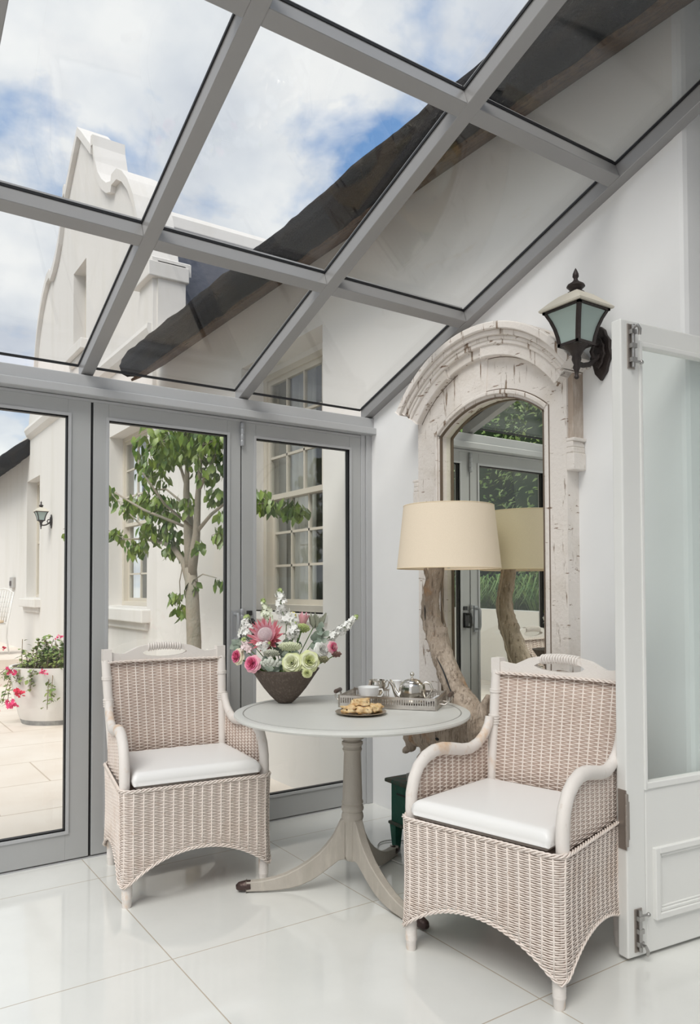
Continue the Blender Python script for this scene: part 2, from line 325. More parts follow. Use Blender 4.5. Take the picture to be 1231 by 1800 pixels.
def curtain(name, x0, x1, y, z0, z1, label, n=7):
    c = MB()
    def fn(u, v):
        return (x0+(x1-x0)*u, y+.035*math.sin(u*n*2*math.pi)*(1-.3*v), z0+(z1-z0)*v)
    c.grid(fn, n*8, 4); o = c.build(name, mat('pale_curtain', (.62, .60, .56), .9), smooth=True, ang=0)
    so = o.modifiers.new('thick', 'SOLIDIFY'); so.thickness = .004
    return tag(o, label, 'curtain')
curtain('curtain', -1.95, -1.42, .48, .6, 3.2, 'pale curtain drawn to the left inside the near sash window', 5)
curtain('curtain', -.95, -.35, .48, .6, 3.2, 'pale curtain drawn to the right inside the near sash window', 5)

# ------------------------------------------------------------------ gabled house wing
XC = -6.8
out = [(0, 7.60), (.22, 7.42), (.68, 7.02), (.70, 7.12), (.78, 7.10), (.80, 6.95), (.90, 6.70), (1.02, 6.50), (1.18, 6.34), (1.38, 6.20), (1.57, 6.13), (1.60, 6.20),
       (1.80, 6.18), (2.0, 6.06), (2.2, 5.88), (2.4, 5.62), (2.52, 5.38), (2.60, 5.16), (2.66, 4.95), (2.72, 4.75), (3.02, 4.70), (3.05, 4.68)]
def gtop(x):
    a = abs(x-XC)
    for (p, q), (r_, s_) in zip(out, out[1:]):
        if p <= a <= r_: return q+(s_-q)*(a-p)/(r_-p) if r_ > p else s_
    return 4.68
house = empty('gabled_house', (0, 0, 0), 0, 'white curly-gabled house wing with dark thatched roofs, beyond the glass doors', 'house')
GH = [(-5.40, -4.05, 1.10, 3.12), (-7.55, -6.1, GZ+.1, 3.15), (-10.2, -9.2, 1.16, 3.15), (-7.15, -6.50, 4.62, 5.72)]
mb = MB(); facade(mb, [-17]+[XC+s_*a for a, _ in out for s_ in (-1, 1)], lambda x: gtop(x) if x > XC-3.06 else 3.95, GH, 0, .30, GZ-.1)
mb.build('gable_wall', plaster_gable, house, smooth=False)
mb = MB()                                   # coping that follows the gable outline
pts = [(XC+s_*a, z) for s_ in (-1,) for a, z in reversed(out)]+[(XC+a, z) for a, z in out[1:]]
for (a, za), (b, zb_) in zip(pts, pts[1:]):
    if abs(b-a)+abs(zb_-za) < .01: continue
    mb.add([(a, -.06, za-.10), (b, -.06, zb_-.10), (b, -.06, zb_+.03), (a, -.06, za+.03), (a, .36, za-.10), (b, .36, zb_-.10), (b, .36, zb_+.03), (a, .36, za+.03)],
           [(0, 1, 2, 3), (5, 4, 7, 6), (3, 2, 6, 7), (1, 0, 4, 5), (0, 3, 7, 4), (2, 1, 5, 6)])
mb.build('coping', plaster_gable, house, smooth=False)
mb = MB(); mb.box(XC+2.62, XC+3.02, -.05, .29, 3.3, 4.62); mb.box(XC+2.56, XC+3.08, -.11, .33, 4.50, 4.66); mb.box(XC+2.60, XC+3.04, -.07, .30, 4.66, 4.71)
mb.build('shoulder_pier', plaster_gable, house, smooth=False, bevel=.01)
mb = MB(); mb.prism([(-.10, 3.98), (-.07, 3.90), (-.03, 3.86), (0, 3.84), (0.02, 4.04), (-.09, 4.03)], 'x', -9.98, -3.80); mb.build('string_course', plaster_gable, house, smooth=False)
for k, (a, b, c, d) in enumerate(GH):
    if k == 1:
        m_ = MB(); m_.box(a, b, .2, .26, c, d); dd = m_.build('entrance_door', window_paint, house, smooth=False)
        m_ = MB(); m_.box((a+b)/2-.01, (a+b)/2+.01, .185, .20, c, d)
        for q in (a+.12, (a+b)/2+.1): m_.box(q, q+(b-a)/2-.24, .188, .20, 1.9, 2.9)
        m_.build('door_panel', window_paint, dd, smooth=False); continue
    wf = sash(house, a, b, c, d, .19, 3 if k != 3 else 2, 3, 3, (c+d)/2-.05, window_paint, sub=True)
    m_ = MB(); m_.box(a, b, .40, .42, c, d); m_.build('dark_room_sheet', mat('unlit_room_dark', (.10, .10, .095), .9), wf, smooth=False)  # dark sheet standing in for the unlit room behind the panes
    m_ = MB(); m_.box(a-.12, b+.12, -.10, .2, c-.16, c-.02); m_.box(a-.06, b+.06, -.04, .2, c-.24, c-.16); m_.build('sill', plaster_gable, house, smooth=False, bevel=.012)
# thatch eaves: rolled edge and slope, extruded along x with a little wobble
def thatch(name, x0, x1, mat_, parent):
    prof = [(.10, 3.66), (-.10, 3.50), (-.30, 3.36), (-.38, 3.335), (-.44, 3.37), (-.465, 3.44), (-.45, 3.52), (-.38, 3.60), (-.27, 3.69), (0, 3.90), (1.2, 4.85), (4.4, 7.4), (4.4, 6.9), (1.0, 4.3)]
    pr = []
    for j, (p_, q_) in enumerate(zip(prof, prof[1:]+prof[:1])):
        k_ = 4 if j < 9 else 1
        for t_ in range(k_): pr.append((p_[0]+(q_[0]-p_[0])*t_/k_, p_[1]+(q_[1]-p_[1])*t_/k_, j < 9))
    prof = pr
    n = max(6, int((x1-x0)/.035)); m_ = MB(); vs = []; fs = []; P = len(prof)
    for i in range(n+1):
        x = x0+(x1-x0)*i/n
        e = min(1, min(x-x0, x1-x)/.10); e = .55+.45*math.sqrt(max(0, e))
        for j, (y, z, ed) in enumerate(prof):
            wv = (noise.noise(Vector((x*3.0, y*9, z*9)))*.016+noise.noise(Vector((x*.9, y*2, 3)))*.018+noise.noise(Vector((x*6, y*14, z*14)))*.010+noise.noise(Vector((x*13, y*22, z*22)))*.005) if ed else 0
            yy, z_ = y, z
            if ed: yy = -.1+(y+.1)*e; z_ = 3.56+(z-3.56)*e
            vs.append((x, yy-wv*.4, z_+wv))
    for i in range(n):
        for j in range(P): fs.append((i*P+j, i*P+(j+1) % P, (i+1)*P+(j+1) % P, (i+1)*P+j))
    fs += [tuple(range(P)), tuple(n*P+j for j in range(P-1, -1, -1))]
    m_.add(vs, fs); return m_.build(name, mat_, parent, smooth=True, ang=50)
thatch('thatched_eave', -3.62, 6.0, thatch_m, house)
thatch('thatched_eave', -17, -9.99, thatch_m, house)
mb = MB(); mb.prism([(-.33, 3.33), (-.20, 3.40), (.02, 3.56), (.02, 3.60), (-.22, 3.44), (-.34, 3.35)], 'x', -3.56, 5.9); mb.build('eave_underside', thatch_brown, house, smooth=False)
mb = MB(); mb.prism([(XC-3.1, 3.9), (XC+3.1, 3.9), (XC, 6.66)], 'y', .31, 12); mb.build('cross_roof', thatch_blue, house, smooth=False)
mb = MB(); mb.prism([(XC-.20, 6.50), (XC-.18, 6.68), (XC-.1, 6.78), (XC+.1, 6.78), (XC+.18, 6.68), (XC+.20, 6.50)], 'y', .31, 12); mb.build('ridge_cap', plaster_gable, house, smooth=False, bevel=.02)

# ------------------------------------------------------------------ glazed folding doors (wall plane x = 0)
def leaf_door(idx, y0, y1, gy0, gy1, label, handle=False, hinge=False):
    e = empty('door_%d' % idx, (0, y0, 0), 0, label, 'glass door', kind='structure')
    e0 = y0; b = MB(); zt, zb, g0, g1 = 2.205, .012, .148, 2.124
    b.box(-.05, 0, 0, gy0-e0, zb, zt); b.box(-.05, 0, gy1-e0, y1-e0, zb, zt)
    b.box(-.05, 0, gy0-e0, gy1-e0, zb, g0); b.box(-.05, 0, gy0-e0, gy1-e0, g1, zt)
    b.build('door_frame', alu_door, e, smooth=False, bevel=.0015, seg=1)
    b = MB(); a, c = gy0-e0, gy1-e0
    for (p, q, r_, s_) in ((a-.014, a, g0-.014, g1+.014), (c, c+.014, g0-.014, g1+.014), (a, c, g0-.014, g0), (a, c, g1, g1+.014)): b.box(-.01, .006, p, q, r_, s_)
    b.build('glazing_bead', alu, e, smooth=False)
    b = MB()
    for (p, q, r_, s_) in ((a-.001, a+.005, g0, g1), (c-.005, c+.001, g0, g1), (a, c, g0-.001, g0+.005), (a, c, g1-.006, g1+.001)): b.box(-.035, -.008, p, q, r_, s_)
    b.build('seal', seal_m, e, smooth=False)
    b = MB(); b.box(-.026, -.020, a, c, g0, g1); b.build('pane', glass, e, smooth=False)
    if hinge:
        for zc in (2.135, 1.12, .16):
            b = MB(); yy = y1-e0+.004
            for k in range(4): b.lathe([(.0105, 0), (.012, .003), (.012, .028), (.0105, .031)], 12, (.012, yy, zc-.064+k*.032))
            b.build('hinge', mat('grey_hinge', (.42, .43, .45), .35, .4), e, ang=50)
    if handle:
        b = MB(); b.box(.0, .008, .028, .060, 1.147, 1.172); b.box(0, .02, .03, .062, 1.03, 1.13)
        b.tube([(.02, .045, 1.12), (.055, .045, 1.12), (.062, .045, 1.10), (.062, .045, 1.05), (.055, .045, 1.035), (.02, .045, 1.035)], .007, 8)
        b.build('door_handle', mat('black_handle', (.02, .02, .02), .4), e, bevel=.001, seg=1)
        b = MB(); b.tube([(.010, -.045, 1.155), (.045, -.045, 1.155), (.05, -.045, 1.14), (.05, -.045, 1.04), (.045, -.045, 1.02), (.010, -.045, 1.02)], .009, 8); b.box(0, .012, -.06, -.03, 1.0, 1.175)
        b.build('pull_handle', mat('grey_hinge', (.42, .43, .45), .35, .4), e)
    return e
leaf_door(1, -2.480, -1.681, -2.405, -1.788, 'leftmost grey-framed glass door leaf, the potted geraniums seen through it')
leaf_door(2, -1.668, -.878, -1.594, -.958, 'grey-framed glass door leaf behind the left wicker armchair, with the tree behind it', hinge=True)
leaf_door(3, -.870, -.077, -.785, -.160, 'grey-framed glass door leaf in the corner, with the tall sash window behind it', handle=True)
leaf_door(4, -3.283, -2.492, -3.205, -2.570, 'grey-framed glass door leaf left of the picture edge')
leaf_door(5, -4.10, -3.295, -4.02, -3.38, 'grey-framed glass door leaf furthest from the corner')
mb = MB(); mb.box(-.07, .004, -.077, -.045, 0, 2.225); mb.box(-.08, .014, -.045, -.004, 0, 2.225); mb.box(-.07, .0, -.077, -4.1, 2.205, 2.22); mb.box(-.08, .01, -4.2, -4.1, 0, 2.225)
tag(mb.build('trim_1', alu, smooth=False, bevel=.002, seg=1), 'grey aluminium jamb of the folding doors in the corner', 'door jamb', kind='structure')
mb = MB()
for y in (-1.6745, -.874, -2.486, -3.289): mb.box(-.045, -.012, y-.007, y+.007, .01, 2.205)
mb.box(-.045, -.002, -.0775, -.0755, .01, 2.2)
tag(mb.build('trim_2', seal_m, smooth=False), 'black rubber seals between the folding glass doors', 'door seal', kind='structure')
mb = MB(); mb.box(-.09, .035, -4.25, -.002, 2.222, 2.325); mb.box(.035, .062, -4.25, -.002, 2.222, 2.262)
tag(mb.build('trim_3', alu, smooth=False, bevel=.004), 'grey aluminium eaves beam above the folding glass doors', 'beam', kind='structure')
mb = MB(); mb.box(-.13, .0, -4.25, -.0, -.03, .006); tag(mb.build('trim_4', alu, smooth=False), 'grey aluminium threshold under the folding glass doors', 'threshold', kind='structure')

# ------------------------------------------------------------------ sloping glass roof
SL = .356; Z0 = 2.325
zl = lambda x: Z0+SL*x
roof = empty('ceiling', (0, 0, 2.3), 0, 'sloping glass conservatory roof on grey aluminium bars', 'glass roof', kind='structure')
RY = [-.028, -.868, -1.705, -2.36, -3.2, -4.2]; PX = [-.04, .887, 1.806, 2.72, 3.64, 4.56]; HW = .029; DP = .085
def bprism(poly, y0, y1, nm, m, par=roof, **k):
    b = MB(); b.prism([(x, z-2.3) for x, z in poly], 'y', y0, y1); return b.build(nm, m, par, smooth=False, **k)
for y in RY:
    bprism([(-.03, zl(-.03)), (4.6, zl(4.6)), (4.6, zl(4.6)+DP), (-.03, zl(-.03)+DP)], y-(HW if y < -.03 else .027), y+(HW if y < -.03 else .027), 'rafter', alu_roof, bevel=.002, seg=1)
dx = .028
for i, (ya, yb) in enumerate(zip(RY, RY[1:])):
    for x in PX[1:]:
        k = SL; bprism([(x-dx, zl(x-dx)), (x+dx, zl(x+dx)), (x+dx-.028, zl(x+dx)+DP-.004), (x-dx-.028, zl(x-dx)+DP-.004)], yb+HW, ya-HW, 'purlin', alu_roof, bevel=.002, seg=1)
    for xa, xb in zip(PX, PX[1:]):
        z_ = DP-.012
        pane = bprism([(xa, zl(xa)+z_), (xb, zl(xb)+z_), (xb, zl(xb)+z_+.008), (xa, zl(xa)+z_+.008)], yb+.01, ya-.01, 'glass_pane', glass_roof)
        b = MB(); x0, x1 = xa+dx*.2, xb-dx*1.9; y0, y1 = yb+HW, ya-HW
        zz_ = z_-.010
        for (p, q, r_, s_) in ((x0, x1, y0, y0+.005), (x0, x1, y1-.005, y1), (x0, x0+.006, y0, y1), (x1-.006, x1, y0, y1)):
            b.prism([(p, zl(p)+zz_-2.3), (q, zl(q)+zz_-2.3), (q, zl(q)+z_-2.3), (p, zl(p)+z_-2.3)], 'y', r_, s_)
        b.build('seal', seal_m, pane, smooth=False)

# ------------------------------------------------------------------ open white door on the right
D_ = Vector((.11354659, .99353267, 0)); 
wd = empty('door_6', (2.097, -.425, 0), math.atan2(D_.y, D_.x)-math.pi/2, 'open white wooden half-glazed door at the right edge, standing out beside the right wicker armchair', 'door', kind='structure')
# local: +y along the leaf, +x its front face (front at x=0, back at x=-.045)
mb = MB(); zt = 2.24
mb.box(-.045, 0, 0, .092, .012, zt); mb.box(-.045, 0, .75, .84, .012, zt); mb.box(-.045, 0, .092, .75, 2.165, zt); mb.box(-.045, 0, .092, .75, .012, .59)
mb.build('door_frame', white_paint, wd, smooth=False, bevel=.006, seg=3)
mb = MB()
for (a, b, c, d) in ((.088, .102, .58, 2.175), (.74, .755, .58, 2.175), (.09, .75, .582, .606), (.09, .75, 2.152, 2.17)): mb.box(-.03, .006, a, b, c, d)
mb.build('glazing_bead', white_paint, wd, smooth=False, bevel=.003)
mb = MB(); mb.box(-.025, -.019, .09, .75, .59, 2.165); mb.build('pane', glass_green, wd, smooth=False)
mb = MB()
def mould(a, b, c, d, t, h):
    mb.prism([(a, c), (b, c), (b, d), (a, d)], 'x', -.001, h) if False else None
    for (p, q, r_, s_) in ((a, a+t, c, d), (b-t, b, c, d), (a+t, b-t, c, c+t), (a+t, b-t, d-t, d)): mb.box(-.002, h, p, q, r_, s_)
mould(.125, .72, .125, .375, .022, .016); mould(.147, .698, .147, .353, .012, .010); mould(.159, .686, .159, .341, .008, .004)
mb.build('panel_moulding', white_paint, wd, smooth=False, bevel=.004, seg=3)
def bolt(z0, z1, knobz, hook, par):
    b = MB(); b.box(0, .004, .030, .066, z0, z1); b.build('bolt_plate', mat('worn_steel_plate', (.38, .34, .31), .45, .8), par, smooth=False, bevel=.001, seg=1)
    b = MB(); b.tube([(.012, .048, z0+.004), (.012, .048, z1-.004)], .007, 10)
    for q in (z0+.03, (z0+z1)/2, z1-.03): b.box(.003, .02, .036, .060, q-.008, q+.008)
    b.tube([(.012, .05, knobz), (.016, .082, knobz)], .005, 8); b.sphere((.016, .084, knobz), .008)
    b.tube([(.012, .048, hook), (.030, .052, hook+.004), (.036, .056, hook-.012), (.030, .06, hook-.028)], .006, 8)
    b.build('bolt', steel, par, ang=40)
bolt(2.065, 2.225, 2.09, 2.21, wd); bolt(.03, .178, .155, .055, wd)
mb = MB(); mb.box(-.035, .001, -.003, .0, .385, .59); mb.box(.0, .003, 0, .012, .42, .55)
for k in range(5): mb.lathe([(.006, 0), (.007, .002), (.007, .033), (.006, .036)], 10, (.006, -.006, .40+k*.036))
mb.build('hinge', mat('worn_steel_plate', (.38, .34, .31), .45, .8), wd, ang=40)

# ------------------------------------------------------------------ wicker armchair
def weave(mb, P, s0, s1, rows, zlo, zhi, pitch=.0405, row=.0072, amp=.0015, h=.0027, d=.0018, closed=False):
    """real basketwork: horizontal strands passing in front of and behind upright stakes"""
    nst = max(2, round((s1-s0)/pitch)); 
    if closed and nst % 2: nst += 1
    pt = (s1-s0)/nst; sub = 6; n = nst*sub
    z = rows[0]; r = 0
    while z < rows[1]:
        run = []
        for i in range(n+1):
            s = s0+(s1-s0)*i/n
            ok = zlo(s) <= z <= zhi(s)
            if ok:
                c = math.cos(math.pi*i/sub)
                o = amp*c*(1 if r % 2 else -1)
                p, nn = P(s, z); run.append((p+nn*o, nn, .74+.62*abs(c)**1.5))
            if (not ok or i == n) and run:
                if len(run) > 2:
                    vs = []; fs = []
                    for (q, nn, hh) in run:
                        vs += [q+Vector((0, 0, h*hh)), q+nn*d, q-Vector((0, 0, h*hh)), q-nn*d]
                    for k in range(len(run)-1):
                        for j in range(4): fs.append((k*4+j, k*4+(j+1) % 4, (k+1)*4+(j+1) % 4, (k+1)*4+j))
                    mb.add(vs, fs)
                run = []
        z += row; r += 1
    for k in range(nst+(0 if closed else 1)):
        s = s0+pt*k; a = max(rows[0], zlo(s)); b = min(rows[1], zhi(s))
        if b-a > .02: mb.tube([P(s, a+(b-a)*t/5)[0] for t in range(6)], .0035, 6)
    return mb
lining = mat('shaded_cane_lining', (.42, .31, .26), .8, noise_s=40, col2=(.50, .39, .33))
def make_chair():
    ch = empty('wicker_armchair')
    HX, Y0_, Y1_, CR = .318, -.03, .565, .05
    # perimeter of the skirt
    segs = []
    Lx, Ly = 2*(HX-CR), (Y1_-Y0_)-2*CR; q = math.pi*CR/2; LT = 2*Lx+2*Ly+4*q
    def per(s):
        s = s % LT
        parts = [(Lx, 'f'), (q, 'c1'), (Ly, 'r'), (q, 'c2'), (Lx, 'b'), (q, 'c3'), (Ly, 'l'), (q, 'c4')]
        for L, k in parts:
            if s <= L: break
            s -= L
        if k == 'f': return Vector((-HX+CR+s, Y0_, 0)), Vector((0, -1, 0))
        if k == 'r': return Vector((HX, Y0_+CR+s, 0)), Vector((1, 0, 0))
        if k == 'b': return Vector((HX-CR-s, Y1_, 0)), Vector((0, 1, 0))
        if k == 'l': return Vector((-HX, Y1_-CR-s, 0)), Vector((-1, 0, 0))
        a0 = {'c1': -90, 'c2': 0, 'c3': 90, 'c4': 180}[k]; cx, cy = {'c1': (HX-CR, Y0_+CR), 'c2': (HX-CR, Y1_-CR), 'c3': (-HX+CR, Y1_-CR), 'c4': (-HX+CR, Y0_+CR)}[k]
        a = R(a0+90*s/q); return Vector((cx+CR*math.cos(a), cy+CR*math.sin(a), 0)), Vector((math.cos(a), math.sin(a), 0))
    RZ = .468
    def PS(s, z):
        p, n = per(s); t = (RZ-z)/RZ; off = -.005*math.sin(math.pi*min(1, t*1.15))+.004*t*t
        p = p+n*off; return Vector((p.x*(1-.10*max(0, p.y)/.56), p.y, z)), n
    def zlo(s):
        p, _ = per(s)
        ax = max(0, 1-(abs(p.x)/(HX-.015))**2.1); ay = max(0, 1-(abs(p.y-(Y0_+Y1_)/2)/((Y1_-Y0_)/2-.015))**2.1)
        return .088+.122*ax*(1 if abs(p.y-Y0_) < .02 or abs(p.y-Y1_) < .02 else 0)+.10*ay*(1 if abs(abs(p.x)-HX) < .02 else 0)
    mb = MB(); weave(mb, PS, 0, LT, (.088, RZ), zlo, lambda s: RZ, closed=True); mb.build('wicker_skirt', wicker, ch, ang=0)
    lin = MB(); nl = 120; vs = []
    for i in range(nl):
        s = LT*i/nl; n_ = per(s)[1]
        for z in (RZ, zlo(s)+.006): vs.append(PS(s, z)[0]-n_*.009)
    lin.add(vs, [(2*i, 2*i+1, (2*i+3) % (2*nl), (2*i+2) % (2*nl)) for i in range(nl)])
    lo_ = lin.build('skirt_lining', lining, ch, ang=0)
    # braided rims
    mb = MB(); n = 260
    def braid(fn, n, r, twist, strands=3, closed=False, sr=.0032):
        for k in range(strands):
            pts = []
            for i in range(n+(0 if closed else 1)):
                t = i/n; p, nn = fn(t); a = twist*t*2*math.pi+2*math.pi*k/strands
                pts.append(p+nn*(r*math.cos(a))+Vector((0, 0, r*math.sin(a))))
            mb.tube(pts, sr, 5, closed=closed)
    braid(lambda t: (PS(t*LT, RZ)[0]+Vector((0, 0, .003)), PS(t*LT, RZ)[1]), n, .0050, 38, closed=True)
    braid(lambda t: (PS(t*LT, zlo(t*LT))[0]+Vector((0, 0, -.003)), PS(t*LT, .1)[1]), n, .0048, 38, closed=True, sr=.003)
    # arm rail path (right side, mirrored)
    rail = [(.02, .455), (.018, .50), (.020, .55), (.034, .60), (.060, .640), (.10, .668), (.15, .683), (.20, .684), (.26, .674), (.32, .662), (.38, .658), (.43, .672), (.475, .70), (.505, .735), (.515, .765)]
    def rz_at(y):
        rr = rail[2:]
        if y <= rr[0][0]: return rr[0][1]
        for (a, b), (c, d) in zip(rr, rr[1:]):
            if a <= y <= c: return b+(d-b)*(y-a)/(c-a)
        return rr[-1][1]
    bx = lambda y: .298-.022*max(0, y)/.5                 # side narrows to the back
    for sx in (-1, 1):
        PA = lambda s, z, sx=sx: (Vector((sx*bx(s), s, z)), Vector((sx, 0, 0)))
        arm = MB(); weave(arm, PA, .03, .50, (RZ+.004, .74), lambda s: RZ, lambda s: rz_at(s)-.016); ap = arm.build('arm_panel', wicker, ch, ang=0)
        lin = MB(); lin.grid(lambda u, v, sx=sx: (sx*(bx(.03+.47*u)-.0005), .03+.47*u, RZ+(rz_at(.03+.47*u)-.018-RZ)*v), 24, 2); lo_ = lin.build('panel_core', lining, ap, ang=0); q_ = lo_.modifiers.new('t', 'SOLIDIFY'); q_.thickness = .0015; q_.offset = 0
        braid(lambda t, sx=sx: (Vector((sx*(bx(t*.45+.03)), .034+t*.45, rz_at(.034+t*.45)-.020)), Vector((sx, 0, 0))), 70, .0035, 12, 2, sr=.0028)
        a = MB(); a.tube([(sx*(.296-.022*y/.5), y, z) for y, z in rail], [.021]*5+[.0215, .022, .022, .0215, .021, .020, .019, .018, .018, .018], 12, flat=1.12)
        a.build('arm_rail', rattan, ch, ang=60)
    mb.build('braided_edging', wicker, ch, ang=0)
    # back
    BY = lambda z: .495+(z-RZ)*.165
    BW = lambda z: .250+.020*(z-RZ)/.5
    def PB(s, z):
        u = s/BW(.8); return Vector((u*BW(z), BY(z)+.022*(1-u*u), z)), Vector((0, -1, .16)).normalized()
    mb = MB(); weave(mb, PB, -.256, .256, (RZ, .945), lambda s: RZ, lambda s: .945); wb_ = mb.build('woven_back', wicker, ch, ang=0)
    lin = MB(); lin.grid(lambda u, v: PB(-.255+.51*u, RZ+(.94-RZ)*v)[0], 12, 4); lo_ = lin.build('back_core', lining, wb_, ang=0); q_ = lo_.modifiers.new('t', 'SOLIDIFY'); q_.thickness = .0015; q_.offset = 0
    for sx in (-1, 1):
        mb = MB(); mb.tube([(sx*(BW(z)+.008), BY(z), z) for z in (.44, .55, .66, .76, .80, .87, .95)], [.017, .018, .019, .020, .021, .021, .020], 12)
        for zc in (.735, .745, .755, .765, .86, .868): mb.lathe([(.0235, 0), (.025, .004), (.0235, .008)], 12, (sx*(BW(zc)+.008), BY(zc), zc))
        mb.build('back_post', rattan, ch, ang=50)
    # crest rail with hand hole
    mb = MB()
    def topz(x):
        a = abs(x)
        return .990+.034*max(0, math.cos(min(math.pi/2, a/.19*math.pi/2)))**.8-(.010*math.sin(math.pi*min(1, max(0, (a-.13)/.13))) if a > .13 else 0)
    xs = [-.262+.524*i/44 for i in range(45)]; th = .014
    def slab(x0, x1, z00, z01, z10, z11):
        ya = BY(.97)+.022*(1-(x0/.27)**2); yb = BY(.97)+.022*(1-(x1/.27)**2)
        mb.add([(x0, ya-th, z00), (x1, yb-th, z10), (x1, yb-th, z11), (x0, ya-th, z01), (x0, ya+th, z00), (x1, yb+th, z10), (x1, yb+th, z11), (x0, ya+th, z01)],
               [(0, 1, 2, 3), (5, 4, 7, 6), (3, 2, 6, 7), (1, 0, 4, 5), (0, 3, 7, 4), (2, 1, 5, 6)])
    hz, hw, hh = .980, .105, .021
    hl = lambda x: hh*math.sqrt(max(0, 1-(x/hw)**2))
    for x0, x1 in zip(xs, xs[1:]):
        if abs((x0+x1)/2) < hw:
            slab(x0, x1, .94, hz-hl(x0), .94, hz-hl(x1)); slab(x0, x1, hz+hl(x0)*.9, topz(x0), hz+hl(x1)*.9, topz(x1))
        else: slab(x0, x1, .94, topz(x0), .94, topz(x1))
    for sx in (-1, 1): mb.box(sx*.272-.020, sx*.272+.020, BY(.97)-.02, BY(.97)+.03, .94, 1.003)
    crest = mb.build('crest_rail', rattan, ch, ang=50)
    mb = MB()
    for k in range(14):
        x = -.075+.15*k/13; yy = BY(.97)+.022*(1-(x/.27)**2); z1 = topz(x); z0 = hz+hl(x)*.9
        mb.tube([(x+.003*math.cos(a), yy+(th+.005)*math.cos(a), (z0+z1)/2+((z1-z0)/2+.004)*math.sin(a)) for a in [2*math.pi*i/12 for i in range(12)]], .0042, 6, closed=True)
    mb.build('handle_binding', rattan, crest, ang=0)
    mb = MB(); 
    for k in range(2):
        mb.tube([(-.27+.54*i/80, BY(.94)+.022*(1-((-.27+.54*i/80)/.27)**2)-.014+.004*math.cos(i*.9+math.pi*k), .942+.004*math.sin(i*.9+math.pi*k)) for i in range(81)], .0035, 5)
    mb.build('back_braid', wicker, crest, ang=0)
    # legs
    for (x, y) in ((-.287, .003), (.287, .003), (-.254, .532), (.254, .532)):
        mb = MB(); prof = [(.0165, 0), (.0185, .006), (.019, .03)]
        for k in range(9): z = .034+k*.009; prof += [(.0205, z), (.0215, z+.0045), (.0205, z+.0088)]
        prof += [(.019, .12), (.016, .20), (.016, .40)]
        mb.lathe(prof, 14, (x, y, 0)); mb.build('leg', rattan, ch, ang=50)
    # seat deck and cushion
    mb = MB(); mb.box(-.275, .275, .0, .49, .42, .440); mb.build('seat_deck', wicker, ch, smooth=False)
    mb = MB()
    nx, ny = 22, 20
    def cush(u, v, top):
        x = -.264+.528*u; y = -.012+.485*v
        e = min(u, 1-u)*.528; g = min(v, 1-v)*.485; m = min(e, g)
        rr = .022; k = 1 if m > rr else math.sqrt(max(0, 1-(1-m/rr)**2))
        zc = .501; hgt = .030+.008*math.sin(math.pi*u)**.5*math.sin(math.pi*v)**.5
        return (x, y, zc+(hgt*(.55+.45*k))*(1 if top else -1)+(0.006*(1-v) if top else 0))
    mb.grid(lambda u, v: cush(u, v, True), nx*2, ny*2); mb.grid(lambda u, v: cush(u, v, False), nx*2, ny*2)
    # side band
    ring = [(i/44, 0) for i in range(44)]+[(1, i/40) for i in range(40)]+[(1-i/44, 1) for i in range(44)]+[(0, 1-i/40) for i in range(40)]
    vs = []; m = len(ring)
    for (u, v) in ring:
        a = Vector(cush(u, v, True)); b = Vector(cush(u, v, False)); nrm = Vector((-1 if u == 0 else 1 if u == 1 else 0, -1 if v == 0 else 1 if v == 1 else 0, 0))*.006
        vs += [a, (a+b)/2+nrm, b]
    mb.add(vs, [(i*3+j, i*3+j+1, ((i+1) % m)*3+j+1, ((i+1) % m)*3+j) for i in range(m) for j in range(2)])
    c_ = mb.build('seat_cushion', leather, ch, ang=0)
    wdm = c_.modifiers.new('weld', 'WELD'); wdm.merge_threshold = .0004
    return ch
c1 = make_chair()
c1.location = (1.874, -.912, 0); c1.rotation_euler = (0, 0, R(13.5))
tag(c1, 'wicker armchair with white cushion, right of the table beside the open white door', 'armchair', 'wicker armchairs at the round table')
c2 = copy_tree(c1); c2.location = (.700, -1.412, 0); c2.rotation_euler = (0, 0, R(83.5)); c2.scale = (1.03, 1.0, 1.0)
tag(c2, 'wicker armchair with white cushion, left of the table before the glass doors', 'armchair')

# ------------------------------------------------------------------ pedestal table
TX, TY = 1.03, -.845
tb = empty('pedestal_table', (TX, TY, 0), 0, 'round grey-painted pedestal table on three splayed legs between the two wicker armchairs', 'table')
mb = MB(); mb.lathe([(.10, .742), (.485, .742), (.500, .746), (.507, .754), (.505, .762), (.498, .765), (.470, .765), (.468, .763), (.465, .763), (.463, .765), (.001, .765)], 96)
mb.build('tabletop', top_m, tb, ang=30)
mb = MB(); mb.tube([(.4665*math.cos(a), .4665*math.sin(a), .7640) for a in [2*math.pi*i/96 for i in range(96)]], .0017, 6, closed=True); mb.build('groove_shade_line', mat('dark_line', (.34, .33, .31), .6), tb, ang=0)  # dark ring laid in the rim groove, painting its shade
mb = MB()
mb.lathe([(.050, .742), (.052, .70), (.066, .685), (.068, .672), (.060, .655), (.046, .643), (.038, .640)], 8)
mb.lathe([(.036, .642), (.036, .636), (.045, .632), (.046, .622), (.039, .612), (.040, .604), (.043, .600), (.036, .585), (.039, .50), (.042, .42), (.042, .385), (.046, .378), (.047, .372), (.042, .366), (.047, .358), (.049, .348), (.047, .340), (.042, .335), (.046, .325), (.048, .31), (.043, .296), (.041, .29), (.041, .150), (.036, .136), (.030, .128)], 32)
mb.build('column', taupe, tb, ang=35)
